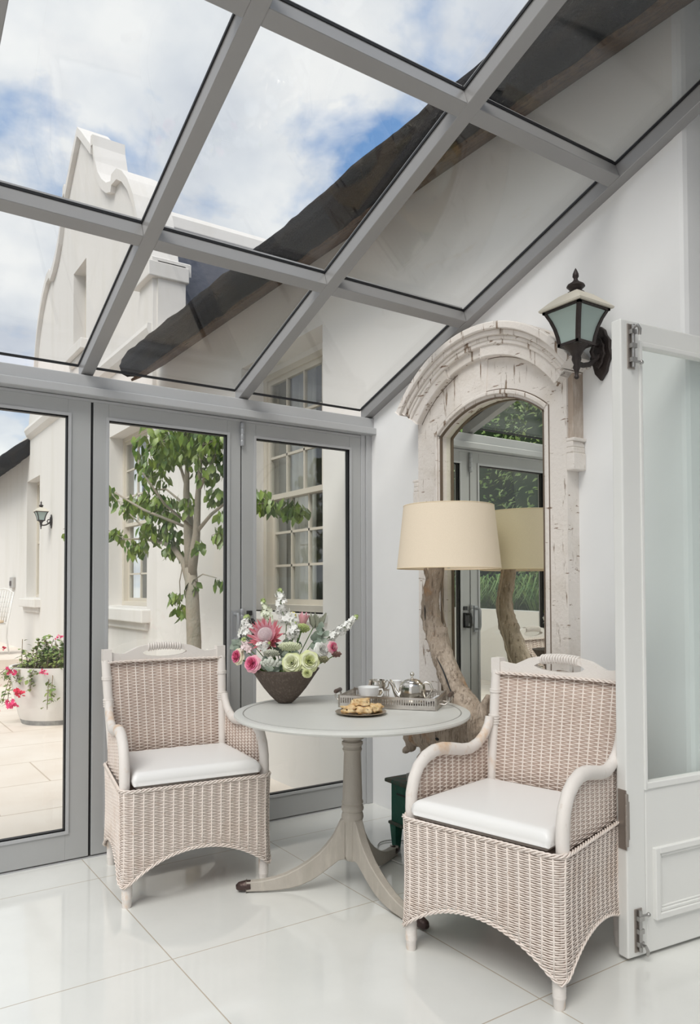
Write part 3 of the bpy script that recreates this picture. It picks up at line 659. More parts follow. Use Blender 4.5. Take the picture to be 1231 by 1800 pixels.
for (dx_, dy_) in ((-.233, -.39), (.453, 0), (-.222, .39)):
    d = Vector((dx_, dy_, 0)).normalized(); sdv = Vector((-d.y, d.x, 0))
    up_ = [(.034, .312), (.052, .296), (.083, .233), (.112, .195), (.146, .160), (.19, .127), (.235, .100), (.285, .076), (.335, .060), (.39, .050), (.455, .046)]
    lo_ = [(.034, .135), (.060, .130), (.090, .108), (.12, .085), (.15, .064), (.18, .046), (.22, .029), (.26, .018), (.31, .011), (.38, .007), (.455, .006)]
    mb = MB(); vs = []
    for i in range(11):
        hw_ = .021-.004*i/10
        for s_, (r_, z) in ((-1, up_[i]), (1, up_[i]), (1, lo_[i]), (-1, lo_[i])): vs.append(d*r_+sdv*(hw_*s_)+Vector((0, 0, z)))
    fs = [(0, 1, 2, 3), tuple(40+j for j in (3, 2, 1, 0))]
    for i in range(10):
        for j in range(4): fs.append((i*4+j, i*4+(j+1) % 4, (i+1)*4+(j+1) % 4, (i+1)*4+j))
    mb.add(vs, fs); lg = mb.build('leg', taupe, tb, ang=30, bevel=.004)
    mb = MB(); mb.tube([d*.435+Vector((0, 0, .029)), d*.455+Vector((0, 0, .028)), d*.485+Vector((0, 0, .024)), d*.497+Vector((0, 0, .022))], [.021, .0225, .019, .010], 12)
    mb.build('toe_cap', mat('dark_brass_cap', (.07, .045, .04), .4, .5, bump=.3, bump_s=80), lg, ang=50)

# ------------------------------------------------------------------ arched mirror
mr = empty('arched_mirror', (1.06, 0, 0), 0, 'tall arched mirror in a distressed white wooden surround with moulded hood', 'mirror')
XM = 1.06; OW = .375; OX = 1.080-XM; SPZ = 2.105; RO = .585; CZO = 2.236-.585
def arc_band(mb, cx, cz, r0, r1, a0, a1, y0, y1, n=28, k0=None):
    vs = []
    for i in range(n+1):
        a = a0+(a1-a0)*i/n; s_, c_ = math.sin(a), math.cos(a)
        vs += [(cx+r0*s_, y0, cz+r0*c_), (cx+r1*s_, y0, cz+r1*c_), (cx+r1*s_, y1, cz+r1*c_), (cx+r0*s_, y1, cz+r0*c_)]
    fs = [(0, 1, 2, 3), tuple(n*4+j for j in (3, 2, 1, 0))]
    for i in range(n):
        for j in range(4): fs.append((i*4+j, i*4+(j+1) % 4, (i+1)*4+(j+1) % 4, (i+1)*4+j))
    mb.add(vs, fs)
mb = MB()                                        # flat surround: jambs and arched head
xs = [-.508+1.016*i/40 for i in range(41)]+[OX-OW, OX+OW]; xs = sorted(xs)
CZH = 1.81
for a, b in zip(xs, xs[1:]):
    def bot(x): return CZO+math.sqrt(max(0, RO**2-(x-OX)**2)) if abs(x-OX) <= OW+1e-6 else SPZ-.02
    def tp(x): return CZH+math.sqrt(max(0, .70**2-x*x))
    mid = (a+b)/2
    if abs(mid-OX) < OW: ba, bb = bot(a), bot(b)
    else: ba = bb = .03
    mb.add([(a, -.08, ba), (b, -.08, bb), (b, -.08, tp(b)), (a, -.08, tp(a)), (a, -.004, ba), (b, -.004, bb), (b, -.004, tp(b)), (a, -.004, tp(a))],
           [(0, 1, 2, 3), (5, 4, 7, 6), (3, 2, 6, 7), (1, 0, 4, 5), (0, 3, 7, 4), (2, 1, 5, 6)])
mb.box(OX-OW, OX+OW, -.08, -.004, .03, .35)
mb.build('surround', distress, mr, smooth=False)
mb = MB(); hb = math.asin(.600/.75)
arc_band(mb, 0, CZH, .715, .750, -hb, hb, -.165, -.01); arc_band(mb, 0, CZH, .690, .716, -hb+.02, hb-.02, -.148, -.01); arc_band(mb, 0, CZH, .672, .691, -hb+.03, hb-.03, -.135, -.01)
mb.build('hood_moulding', distress, mr, ang=30, bevel=.005)
mb = MB(); a1 = math.asin(.53/.67)
arc_band(mb, 0, CZH, .600, .672, -a1, -.38, -.118, -.02); arc_band(mb, 0, CZH, .606, .672, -.375, .03, -.108, -.02); arc_band(mb, 0, CZH, .600, .672, .035, a1, -.120, -.02)
arc_band(mb, 0, CZH, .652, .676, -a1, a1, -.128, -.02)
mb.build('hood_frieze', distress, mr, ang=30, bevel=.005)
mb = MB()                                        # keystone joints and inner bead
mb.add([(.018, -.086, 2.235), (-.15, -.086, 2.21), (-.19, -.086, 2.42), (.035, -.086, 2.425), (.018, -.07, 2.235), (-.15, -.07, 2.21), (-.19, -.07, 2.42), (.035, -.07, 2.425)],
       [(0, 1, 2, 3), (4, 7, 6, 5), (0, 3, 7, 4), (1, 5, 6, 2), (3, 2, 6, 7), (0, 4, 5, 1)])
mb.build('keystone', distress, mr, smooth=False, bevel=.003)
mb = MB(); ao = math.asin(OW/RO)
arc_band(mb, OX, CZO, RO-.022, RO+.004, -ao, ao, -.075, -.02); mb.box(OX-OW-.004, OX-OW+.022, -.075, -.02, .35, SPZ-.005); mb.box(OX+OW-.022, OX+OW+.004, -.075, -.02, .35, SPZ-.005)
arc_band(mb, OX, CZO, RO-.008, RO+.012, -ao, ao, -.088, -.06); mb.box(OX-OW-.012, OX-OW+.008, -.088, -.06, .35, SPZ); mb.box(OX+OW-.008, OX+OW+.012, -.088, -.06, .35, SPZ)
mb.build('inner_bead', distress, mr, ang=30, bevel=.004)
mb = MB()
mb.box(.508, .535, -.07, -.004, 1.93, 2.24); mb.build('side_strip', distress_dk, mr, smooth=False)
for sx in (-1, 1):
    mb = MB(); zz_ = 1.80 if sx > 0 else 1.745
    for (w0, a, b) in ((.036, .10, .125), (.045, .125, .14), (.038, .075, .10), (.042, .0, .075)): mb.box(min(sx*.507, sx*(.507+w0)), max(sx*.507, sx*(.507+w0)), -.085, -.004, zz_+a, zz_+b)
    mb.build('capital', distress, mr, smooth=False, bevel=.004)
mb = MB()
for rr in (RO-.024, RO+.014): arc_band(mb, OX, CZO, rr-.0025, rr+.0025, -ao, ao, -.0815 if rr > RO else -.077, -.06)
for sx in (-1, 1):
    for dd, yy in ((.014, -.0815), (-.024, -.077)): mb.box(OX+sx*(OW+dd)-.0025, OX+sx*(OW+dd)+.0025, yy, -.06, .35, SPZ+(.004 if dd > 0 else -.01))
arc_band(mb, 0, CZH, .597, .601, -a1, a1, -.0815, -.06)
mb.build('dark_groove', mat('dark_grime', (.16, .12, .09), .9), mr, ang=30)
mb = MB(); xs = [OX-OW-.01+(2*OW+.02)*i/40 for i in range(41)]
poly = [(OX-OW-.01, .33), (OX+OW+.01, .33)]+[(x, CZO+math.sqrt(max(0, (RO+.005)**2-(x-OX)**2))) for x in reversed(xs)]
mb.prism(poly, 'y', -.030, -.022); mb.build('mirror_glass', mirror_m, mr, smooth=False)

# ------------------------------------------------------------------ wall lantern (built once, copied outside)
def make_lantern():
    L = empty('wall_lantern')
    mb = MB()                                     # back plate, local wall at y=0
    pl = [(0, .115), (.022, .095), (.03, .07), (.048, .045), (.046, .01), (.056, -.02), (.040, -.05), (.03, -.085), (0, -.12)]
    mb.prism([(x, z) for x, z in pl]+[(-x, z) for x, z in reversed(pl[1:-1])], 'y', -.018, -.001)
    mb.prism([(x*.6, z*.6) for x, z in pl]+[(-x*.6, z*.6) for x, z in reversed(pl[1:-1])], 'y', -.032, -.018)
    mb.build('back_plate', iron_dk, L, ang=20, bevel=.004)
    mb = MB(); mb.tube([(0, -.02, -.01), (0, -.05, -.035), (0, -.09, -.062), (0, -.13, -.072), (0, -.17, -.068)], [.014, .012, .011, .011, .010], 10)
    mb.tube([(0, -.03, .03), (0, -.06, .025), (0, -.075, -.005), (0, -.06, -.03)], .008, 8)
    mb.build('arm', iron_dk, L, ang=60)
    cy = -.17
    mb = MB(); mb.lathe([(.006, -.135), (.011, -.128), (.007, -.118), (.010, -.10), (.016, -.088), (.012, -.075), (.020, -.055), (.018, -.04), (.028, -.02), (.045, -.004), (.055, .002)], 16, (0, cy, 0)); mb.build('stem', iron_dk, L, ang=50)
    # curved square cage
    hz_ = [0, .012, .04, .075, .11, .14, .155]; hw_ = [.053, .054, .058, .066, .078, .092, .098]
    mb = MB(); cr = .0075
    for sx, sy in ((-1, -1), (1, -1), (1, 1), (-1, 1)):
        for i in range(6):
            a, b = hw_[i], hw_[i+1]; vs = []
            for (wv, zv) in ((a, hz_[i]), (b, hz_[i+1])):
                for dx1, dy1 in ((-1, -1), (1, -1), (1, 1), (-1, 1)): vs.append((sx*(wv-cr)+dx1*cr, cy+sy*(wv-cr)+dy1*cr, zv))
            mb.add(vs, [(0, 1, 5, 4), (1, 2, 6, 5), (2, 3, 7, 6), (3, 0, 4, 7), (0, 3, 2, 1), (4, 5, 6, 7)])
    for (wv, z0, z1) in ((.054, 0, .012), (.096, .140, .157)):
        for (x0, x1, y0, y1) in ((-wv, wv, -wv, -wv+.014), (-wv, wv, wv-.014, wv), (-wv, -wv+.014, -wv, wv), (wv-.014, wv, -wv, wv)): mb.box(x0, x1, cy+y0, cy+y1, z0, z1)
    cage = mb.build('cage', iron_dk, L, smooth=False)
    for ang_ in range(4):
        mb = MB(); mb.M = Matrix.Translation((0, cy, 0)) @ Matrix.Rotation(ang_*math.pi/2, 4, 'Z')
        vs = []
        for wv, zv in zip(hw_, hz_):
            vs += [(-wv+.01, -wv+.006, zv), (wv-.01, -wv+.006, zv), (wv-.01, -wv+.009, zv), (-wv+.01, -wv+.009, zv)]
        fs = [(0, 1, 2, 3), (27, 26, 25, 24)]
        for i in range(6):
            for j in range(4): fs.append((i*4+j, i*4+(j+1) % 4, i*4+4+(j+1) % 4, i*4+4+j))
        mb.add(vs, fs); mb.build('lantern_pane', glass_frost, cage, ang=40)
    mb = MB(); n4 = []
    ring = [(.106, .150), (.108, .157), (.100, .166), (.078, .188), (.050, .212), (.030, .224)]
    for wv, zv in ring: n4 += [(-wv, cy-wv, zv), (wv, cy-wv, zv), (wv, cy+wv, zv), (-wv, cy+wv, zv)]
    fs = [(3, 2, 1, 0), (20, 21, 22, 23)]
    for i in range(5):
        for j in range(4): fs.append((i*4+j, i*4+(j+1) % 4, i*4+4+(j+1) % 4, i*4+4+j))
    mb.add(n4, fs); mb.build('cap', iron_tan, L, ang=30)
    mb = MB(); mb.lathe([(.034, .216), (.036, .224), (.022, .232), (.030, .243), (.038, .250), (.034, .258), (.018, .268), (.010, .276), (.008, .284), (.013, .292), (.012, .304), (.006, .318), (.001, .328)], 16, (0, cy, 0)); mb.build('finial', iron_dk, L, ang=50)
    return L
l1 = make_lantern(); l1.location = (1.70, -.003, 2.29)
tag(l1, 'dark iron wall lantern with frosted panes beside the arched mirror', 'wall light', 'iron wall lanterns')
l2 = copy_tree(l1); l2.location = (-8.35, 0.0, 2.33); l2.scale = (.92, .92, .92)
tag(l2, 'small distant wall lantern outside, seen through the leftmost glass door', 'wall light')
# ------------------------------------------------------------------ side table, box, driftwood lamp
st = empty('side_table', (.69, -.40, 0), 0, 'low green-painted side table with worn brown edges, behind the right wicker armchair', 'side table')
mb = MB(); mb.box(.012, .63, .012, .30, .12, .325); mb.build('body', green_box, st, smooth=False, bevel=.004)
mb = MB(); mb.box(-.012, .655, -.014, .32, .325, .345); mb.build('table_top', brown_edge, st, smooth=False, bevel=.007)
mb = MB(); mb.box(.0, .642, .0, .31, .118, .134); mb.build('base_moulding', brown_edge, st, smooth=False, bevel=.005)
mb = MB(); mb.box(.06, .58, .009, .013, .272, .280); mb.build('drawer_slot', seal_m, st, smooth=False)
for (x, y) in ((.03, .03), (.61, .03), (.03, .28), (.61, .28)):
    mb = MB(); a, b = .024, .015
    mb.add([(x-b, y-b, 0), (x+b, y-b, 0), (x+b, y+b, 0), (x-b, y+b, 0), (x-a, y-a, .12), (x+a, y-a, .12), (x+a, y+a, .12), (x-a, y+a, .12)], [(3, 2, 1, 0), (4, 5, 6, 7), (0, 1, 5, 4), (1, 2, 6, 5), (2, 3, 7, 6), (3, 0, 4, 7)])
    mb.build('leg', green_box, st, smooth=False, bevel=.002)
mb = MB(); mb.box(.80, 1.26, -.37, -.12, .346, .385)
tag(mb.build('storage_box', mat('grey_card', (.33, .33, .31), .6, noise_s=8, col2=(.38, .40, .38)), smooth=False, bevel=.003), 'flat grey box lying on the green side table under the driftwood lamp', 'box')
mb = MB(); pts = []
for i in range(90):
    a = i/89*5*math.pi; pts.append((.93+.16*math.cos(a)+.03*math.sin(a*.37), -.27+.115*math.sin(a), .006+.004*math.sin(a*.5)**2+i*.00006))
for i in range(60):
    a = math.pi*.55+i/59*1.5*math.pi; pts.append((.86+.24*math.cos(a), -.37+.13*math.sin(a), .006))
mb.tube(pts, .0035, 6); tag(mb.build('power_cord', mat('pale_grey_cord', (.62, .61, .58), .5), ang=0), 'pale grey lamp cord coiled on the floor under the green side table', 'cord')

lamp = empty('driftwood_lamp', (.98, -.30, .385), 0, 'driftwood table lamp with a wide cream drum shade, standing in front of the mirror', 'lamp')
LO = Vector((.98, -.30, .385))
def skin(name, chains, m, parent, vox=.010, disp=.012, dsz=.05, off=Vector((0, 0, 0))):
    mb = MB()
    for ch in chains:
        P_ = [Vector(c[:3])-off for c in ch]; rr = [c[3] for c in ch]
        pts = []; rs = []
        for i in range(len(P_)-1):
            p0, p1, p2, p3 = P_[max(i-1, 0)], P_[i], P_[i+1], P_[min(i+2, len(P_)-1)]
            for k in range(4):
                t = k/4; q = .5*((2*p1)+(p2-p0)*t+(2*p0-5*p1+4*p2-p3)*t*t+(3*p1-p0-3*p2+p3)*t**3)
                pts.append(q); rs.append(rr[i]*(1-t)+rr[i+1]*t)
        pts.append(P_[-1]); rs.append(rr[-1]); mb.tube(pts, rs, 10)
        mb.sphere(pts[0], rs[0]*.98); mb.sphere(pts[-1], rs[-1]*.98)
    o = mb.build(name, m, parent, ang=0)
    r_ = o.modifiers.new('remesh', 'REMESH'); r_.mode = 'VOXEL'; r_.voxel_size = vox; r_.use_smooth_shade = True
    s_ = o.modifiers.new('smooth', 'SMOOTH'); s_.iterations = 2
    tx = bpy.data.textures.new(name, 'CLOUDS'); tx.noise_scale = dsz; tx.noise_depth = 5
    d = o.modifiers.new('rough', 'DISPLACE'); d.texture = tx; d.strength = disp; d.mid_level = .5
    return o
Yl = -.284
trunk = skin('driftwood_base', [
    [(.935, Yl, 1.44, .033), (.932, Yl, 1.386, .036), (.905, Yl, 1.30, .042), (.888, Yl, 1.22, .044), (.903, Yl, 1.13, .050), (.945, Yl, 1.04, .052), (.985, Yl, .95, .055), (1.035, Yl, .87, .056), (1.09, Yl, .80, .056), (1.15, Yl, .735, .068), (1.17, Yl, .69, .085)],
    [(.868, Yl-.01, 1.385, .010), (.872, Yl-.005, 1.33, .015), (.885, Yl, 1.26, .022)],
    [(.985, Yl+.01, 1.10, .018), (.965, Yl+.005, 1.04, .028), (.955, Yl, 1.0, .03)],
    [(1.285, Yl, .800, .022), (1.27, Yl, .76, .034), (1.235, Yl, .70, .055), (1.19, Yl, .66, .08)],
    [(1.26, Yl, .68, .045), (1.20, Yl, .64, .082), (1.10, Yl, .60, .085), (1.0, Yl, .585, .080), (.90, Yl, .57, .072), (.82, Yl, .56, .060), (.775, Yl, .545, .044)],
    [(.84, Yl, .60, .050), (.76, Yl, .585, .046), (.725, Yl, .54, .036), (.735, Yl, .50, .030), (.705, Yl, .475, .020), (.680, Yl, .462, .013)],
    [(.78, Yl-.03, .60, .03), (.84, Yl-.04, .59, .028), (.90, Yl-.045, .55, .022)], [(1.0, Yl-.04, .63, .035), (1.10, Yl-.05, .60, .03), (1.2, Yl-.05, .64, .03)],
    [(.92, Yl, .54, .05), (.86, Yl, .48, .036), (.815, Yl-.005, .43, .026), (.79, Yl-.01, .405, .022)],
    [(1.15, Yl, .60, .07), (1.14, Yl+.03, .50, .055), (1.15, Yl+.05, .42, .05), (1.15, Yl+.05, .40, .05)],
    [(1.22, Yl+.02, .66, .05), (1.20, Yl+.09, .60, .05), (1.0, Yl+.10, .50, .04), (.97, Yl+.11, .42, .03)]],
    drift, lamp, .008, .022, .045, LO)
mb = MB(); 
for (a, b) in (((1.03, .905), (1.075, .835)), ):
    pass
mb.tube([Vector((1.0+.02*math.sin(k*.9)*.3+k*.0215, Yl-.058, .965-k*.030))-LO for k in range(8)], [.0008, .003, .0035, .004, .0035, .003, .002, .0008], 6)
mb.tube([Vector((.90+k*.0007, Yl-.045, 1.21-k*.016))-LO for k in range(6)], [.0008, .0025, .003, .003, .002, .0008], 6)
for (x, z, r_) in ((1.02, .585, .011), (1.075, .58, .009), (.93, .625, .010), (.965, .545, .006), (.885, .60, .007)):
    mb.sphere(Vector((x, Yl-.074+.018*abs(x-1.02)/.2, z))-LO, r_, sq=(1.3, .5, .8))
tag(mb.build('wood_cracks', seal_m, lamp, ang=0), kind='stuff')
mb = MB(); mb.lathe([(.2455, 0), (.2135, .295), (.2115, .295), (.2435, 0)], 64, (1.045-.98, 0, 1.385-.385), cap=False)
sh = mb.build('lamp_shade', shade_m, lamp, ang=50)
mb = MB()
for rr, zz_ in ((.2448, 1.0), (.2128, 1.295)): mb.tube([(.065+rr*math.cos(a), rr*math.sin(a), zz_) for a in [2*math.pi*i/64 for i in range(64)]], .0022, 6, closed=True)
for k in range(3):
    a = 2*math.pi*k/3+.4; mb.tube([(.065+.212*math.cos(a), .212*math.sin(a), 1.29), (.065+.02*math.cos(a), .02*math.sin(a), 1.25)], .002, 6)
mb.build('shade_trim', mat('cream_trim', (.80, .66, .46), .8), sh, ang=0)
mb = MB(); mb.tube([(-.045+.11, .0, 1.0), (.065, 0, 1.12), (.065, 0, 1.25)], .006, 8); mb.lathe([(.016, 1.05), (.018, 1.06), (.018, 1.12), (.03, 1.13), (.038, 1.17), (.03, 1.21), (.01, 1.225)], 16, (.065, 0, 0)); mb.tube([(-.045, 0, 1.05), (.01, 0, 1.06), (.065, 0, 1.055)], .008, 8)
mb.build('lamp_fitting', mat('lamp_holder', (.7, .66, .58), .4), lamp, ang=40)
mb = MB(); mb.tube([(-.04, .062, 1.03), (-.075, .075, .85), (-.065, .082, .75), (-.005, .085, .58), (.07, .09, .46), (.16, .10, .3)], .0035, 6); mb.build('lamp_cord', mat('tan_cord', (.42, .34, .26), .6), lamp, ang=0)

# ------------------------------------------------------------------ tea tray and what stands on it
RV = Vector((.560, .8285, 0)); DV = Vector((-.8285, .560, 0))      # to the right / away, seen across the table
TZ = .765
ta = R(40)
tr = empty('serving_tray', (1.005, -.603, TZ), ta, 'rectangular silver tray with pierced sides and two handles on the round table', 'tray')
W2, D2, HT = .2175, .130, .052
mb = MB(); mb.box(-W2, W2, -D2, D2, .006, .010); mb.build('tray_base', silver_dk, tr, smooth=False)
def pierced(mb, L, axis, at):
    n = int(L/.0105); 
    def bx(a, b, z0, z1, t=.0012):
        if axis == 'x': mb.box(a, b, at-t, at+t, z0, z1)
        else: mb.box(at-t, at+t, a, b, z0, z1)
    bx(-L/2, L/2, .004, .020); bx(-L/2, L/2, .043, .050)
    bx(-L/2, L/2, HT-.003, HT+.001, .003); bx(-L/2, L/2, .002, .006, .003)
    for k in range(n):
        a = -L/2+L*(k+.5)/n
        w_ = .0023; bx(a-w_, a+w_, .020, .043)
        if (k//6) % 2: bx(a-.005, a+.005, .030, .033)
def corner(mb):
    for sx in (-1, 1):
        for sy in (-1, 1): mb.tube([(sx*W2, sy*D2, .0), (sx*W2, sy*D2, HT+.004)], .004, 8)
mb = MB(); pierced(mb, 2*W2, 'x', -D2); pierced(mb, 2*W2, 'x', D2); pierced(mb, 2*D2, 'y', -W2); pierced(mb, 2*D2, 'y', W2); corner(mb)
mb.build('pierced_gallery', silver_dk, tr, smooth=False)
for sx in (-1, 1):
    mb = MB(); mb.tube([(sx*(W2+.044), y, .056) for y in (-.048, -.035, 0, .035, .048)], [.006, .010, .0095, .010, .006], 12); h = mb.build('handle', mat('dark_wood_grip', (.10, .065, .05), .45), tr, ang=50)
    for sy in (-1, 1):
        mb = MB(); mb.tube([(sx*W2, sy*.045, .018), (sx*(W2+.025), sy*.045, .016), (sx*(W2+.042), sy*.043, .030), (sx*(W2+.044), sy*.040, .052)], .0042, 8)
        mb.build('handle_arm', silver_dk, h, ang=60)
tz = TZ+.0105
def teapot():
    t = empty('teapot', (1.088, -.560, tz), ta+R(6), 'small polished silver teapot standing at the right end of the tray', 'teapot')
    mb = MB(); n = 36; prof = [(.030, 0), (.044, .004), (.052, .014), (.057, .03), (.0575, .052), (.054, .068), (.046, .076), (.040, .079), (.037, .081)]
    vs = []; fs = []
    for (r_, z) in prof:
        for k in range(n):
            a = 2*math.pi*k/n; q = r_*(1+.025*math.cos(8*a)); vs.append((q*1.02*math.cos(a), q*.9*math.sin(a), z))
    for i in range(len(prof)-1):
        for k in range(n): fs.append((i*n+k, i*n+(k+1) % n, (i+1)*n+(k+1) % n, (i+1)*n+k))
    fs.append(tuple(range(n-1, -1, -1))); mb.add(vs, fs); mb.build('pot_body', silver, t, ang=60)
    mb = MB(); mb.lathe([(.040, .079), (.036, .084), (.022, .089), (.006, .092), (.004, .098), (.009, .103), (.010, .108), (.006, .113), (.001, .115)], 24); mb.build('lid', silver, t, ang=50)
    mb = MB(); mb.tube([(-.045, 0, .022), (-.065, 0, .028), (-.078, 0, .046), (-.086, 0, .066), (-.097, 0, .078), (-.102, 0, .080)], [.017, .014, .010, .0085, .0075, .008], 12); mb.build('spout', silver, t, ang=60)
    mb = MB(); mb.tube([(.045, 0, .070), (.060, 0, .078), (.080, 0, .074), (.090, 0, .055), (.080, 0, .035), (.062, 0, .022), (.052, 0, .018)], [.0045, .005, .0055, .0055, .005, .0045, .004], 10); mb.build('pot_handle', silver, t, ang=60)
    t.scale = (1, 1, 1.24); return t
teapot()
jg = empty('milk_jug', (.965, -.555, tz), ta, 'plain white china jug between the teacup and the silver teapot on the tray', 'jug')
mb = MB(); mb.lathe([(.026, 0), (.034, .010), (.036, .035), (.028, .062), (.024, .080), (.027, .092), (.024, .092), (.020, .078), (.001, .06)], 28); mb.build('jug_body', china, jg, ang=60)
mb = MB(); mb.tube([(.026, 0, .078), (.046, 0, .074), (.048, 0, .05), (.034, 0, .028)], .004, 8); mb.build('handle', china, jg, ang=60)
cpp = empty('teacup', (.900, -.665, tz), ta, 'white china teacup at the left end of the silver tray', 'cup')
mb = MB(); mb.lathe([(.024, 0), (.026, .006), (.038, .018), (.046, .038), (.050, .064), (.0485, .064), (.044, .040), (.034, .018), (.001, .012)], 32); mb.build('cup_body', china, cpp, ang=60)
mb = MB(); mb.tube([(.048, -.005, .054), (.066, -.008, .056), (.072, -.008, .040), (.060, -.006, .022), (.044, -.004, .022)], .0038, 8); mb.build('handle', china, cpp, ang=60)
sgb = empty('sugar_bowl', (.842, -.575, tz), ta, 'low silver bowl with a small looped handle, behind the white teacup on the tray', 'bowl')
mb = MB(); mb.lathe([(.022, 0), (.020, .010), (.034, .030), (.042, .060), (.037, .074), (.038, .084), (.035, .084), (.034, .072), (.001, .03)], 32); mb.build('bowl_body', silver, sgb, ang=60)
mb = MB(); mb.tube([(.037, 0, .070), (.050, 0, .084), (.058, 0, .076), (.054, 0, .055), (.038, 0, .04)], .0032, 8); mb.build('handle', silver, sgb, ang=60)
mb = MB()
mb.grid(lambda u, v: (1.105+.055*(u-.5)+.02*(v-.5), -.475+.06*(v-.5), tz+.012+.012*math.sin(u*5)*math.sin(v*4+1)+.012*u), 10, 10)
np_ = mb.build('linen_napkin', mat('white_linen', (.85, .86, .88), .9), ang=0); q = np_.modifiers.new('t', 'SOLIDIFY'); q.thickness = .006
tag(np_, 'small folded white napkin lying behind the teapot at the right corner of the tray', 'napkin')
# plate of pastries
PC = Vector((1.128, -.868, TZ))
pl = empty('small_plate', PC, 0, 'small round metal plate at the front edge of the table, holding pastries', 'plate')
mb = MB(); mb.lathe([(.055, 0), (.060, .001), (.088, .006), (.106, .010), (.108, .012), (.105, .013), (.088, .009), (.060, .004), (.001, .004)], 48); mb.build('plate_body', mat('brass_plate', (.50, .42, .32), .3, .9), pl, ang=50)
def pastry(off, size, rz, label, seed):
    random.seed(seed); mb = MB(); n, m = 14, 8
    def fn(u, v):
        a = 2*math.pi*u; th = math.pi*v
        def sp(c, e): return math.copysign(abs(c)**e, c)
        x, y, z = sp(math.sin(th), .5)*sp(math.cos(a), .5), sp(math.sin(th), .5)*sp(math.sin(a), .5), sp(math.cos(th), .6)
        k = 1+.50*noise.noise(Vector((x*1.4+seed, y*1.4, z*1.4)))+.16*noise.noise(Vector((x*6+seed, y*6, z*6)))
        return (x*size[0]*k, y*size[1]*k, size[2]+z*size[2]*k)
    mb.grid(fn, n*2, m*2); o = empty('pastry', PC+RV*off[0]+DV*off[1]+Vector((0, 0, off[2])), rz, label, 'pastry', 'pastries piled on the small plate')
    mb.build('crust', pastry_m, o, ang=0)
    mb = MB(); k = 0
    for i in range(4):
        a = random.uniform(-2.6, -.3); mb.sphere((size[0]*.93*math.cos(a)*.9, size[1]*.93*math.sin(a)*.95, size[2]*random.uniform(.5, 1.3)), .0045, 6, 4)
    tag(mb.build('currants', currant, o, ang=0), kind='stuff'); return o
pastry((-.052, -.012, .008), (.033, .026, .014), .9, 'golden pastry lying at the left side of the small plate', 3)
pastry((.012, -.030, .008), (.030, .026, .013), 1.3, 'golden pastry lying at the front centre of the small plate', 5)
pastry((.060, .0, .009), (.028, .030, .016), .3, 'golden pastry leaning at the right side of the small plate', 8)
pastry((-.022, .026, .010), (.024, .024, .021), 1.0, 'smallest golden pastry, perched at the back left of the small plate', 12)
pastry((.004, .0, .034), (.032, .026, .015), 1.1, 'topmost golden pastry of the pile on the small plate', 17)

# ------------------------------------------------------------------ bowl of flowers
VC = Vector((.665, -.972, TZ))
vb = empty('flower_bowl', VC, 0, 'dark brown ribbed conical bowl holding the flowers, at the left side of the round table', 'bowl')
mb = MB(); n = 120; prof = [(.030, 0), (.034, .002), (.046, .012), (.070, .036), (.098, .070), (.122, .105), (.145, .140), (.158, .158), (.154, .158), (.118, .106), (.06, .04), (.001, .03)]
vs = []; fs = []
for i, (r_, z) in enumerate(prof):
    for k in range(n):
        a = 2*math.pi*k/n; rr = r_*(1+(.010 if k % 2 else -.006)*(1 if 1 < i < 8 else 0)); vs.append((rr*math.cos(a), rr*math.sin(a), z))
for i in range(len(prof)-1):
    for k in range(n): fs.append((i*n+k, i*n+(k+1) % n, (i+1)*n+(k+1) % n, (i+1)*n+k))
fs.append(tuple(range(n-1, -1, -1))); mb.add(vs, fs); mb.build('bowl_body', basket_m, vb, ang=0)
mb = MB(); mb.lathe([(.001, .135), (.06, .142), (.13, .135)], 24, cap=False); mb.build('moss_filling', leaf_dk, vb, ang=0)
def pix(u, v, dep=0.0):
    """point of the bouquet: right/up offsets in metres of a place in the arrangement, dep = away from the viewer's side"""
    return VC+RV*((u-500)/378.)+DV*dep+Vector((0, 0, (1240-v)/378.))
ROOT = VC+Vector((0, 0, .09))
FG = 'cut flowers arranged in the brown bowl'
def stem(o, p, col, r=.0022):
    b = MB(); b.tube([Vector((0, 0, 0)), (ROOT-p)*.45+Vector((0, 0, .02))*0, (ROOT-p)], r, 6); b.build('stem', col, o, ang=0)
green_s = mat('green_stem', (.12, .22, .06), .6)
def petal(mb, M, a, r0, r1, z0, z1, w, curl=.0, n=5, cup=.3):
    mb_M = mb.M; mb.M = M
    def fn(u, v):
        t = v; r_ = r0+(r1-r0)*t; z = z0+(z1-z0)*t-curl*t**3; ww = w*(.35+.65*math.sin(math.pi*min(.80, .12+.72*t)))*(1 if t < .8 else math.sqrt(max(0.02, 1-((t-.8)/.2)**2*.85)))
        s = (u-.5)*2; aa = a; x = r_-cup*ww*s*s; y = s*ww
        return (x*math.cos(aa)-y*math.sin(aa), x*math.sin(aa)+y*math.cos(aa), z)
    mb.grid(fn, 4, n); mb.M = mb_M
def rose(p, axis, r, cols, label, name='rose', cat='flower'):
    o = empty(name, p, 0, label, cat, FG); M = frame_of(axis)
    for li, (k, r0, r1, h, w, c) in enumerate([(3, .0, .14, .62, .26, 0), (4, .04, .27, .64, .36, 0), (5, .08, .42, .64, .46, 0), (5, .12, .58, .58, .58, 1), (6, .16, .76, .46, .66, 1), (6, .2, .94, .24, .78, 2), (7, .22, 1.02, -.05, .80, 2)]):
        mb = MB()
        for j in range(k):
            a = 2*math.pi*(j+.37*li)/k; petal(mb, M, a, r*r0, r*r1, -r*.35, r*h*.8, r*w, curl=r*(.10+.05*li), cup=.35)
        mb.build('petals', cols[c], o, ang=0)
    stem(o, p, green_s, .003); return o
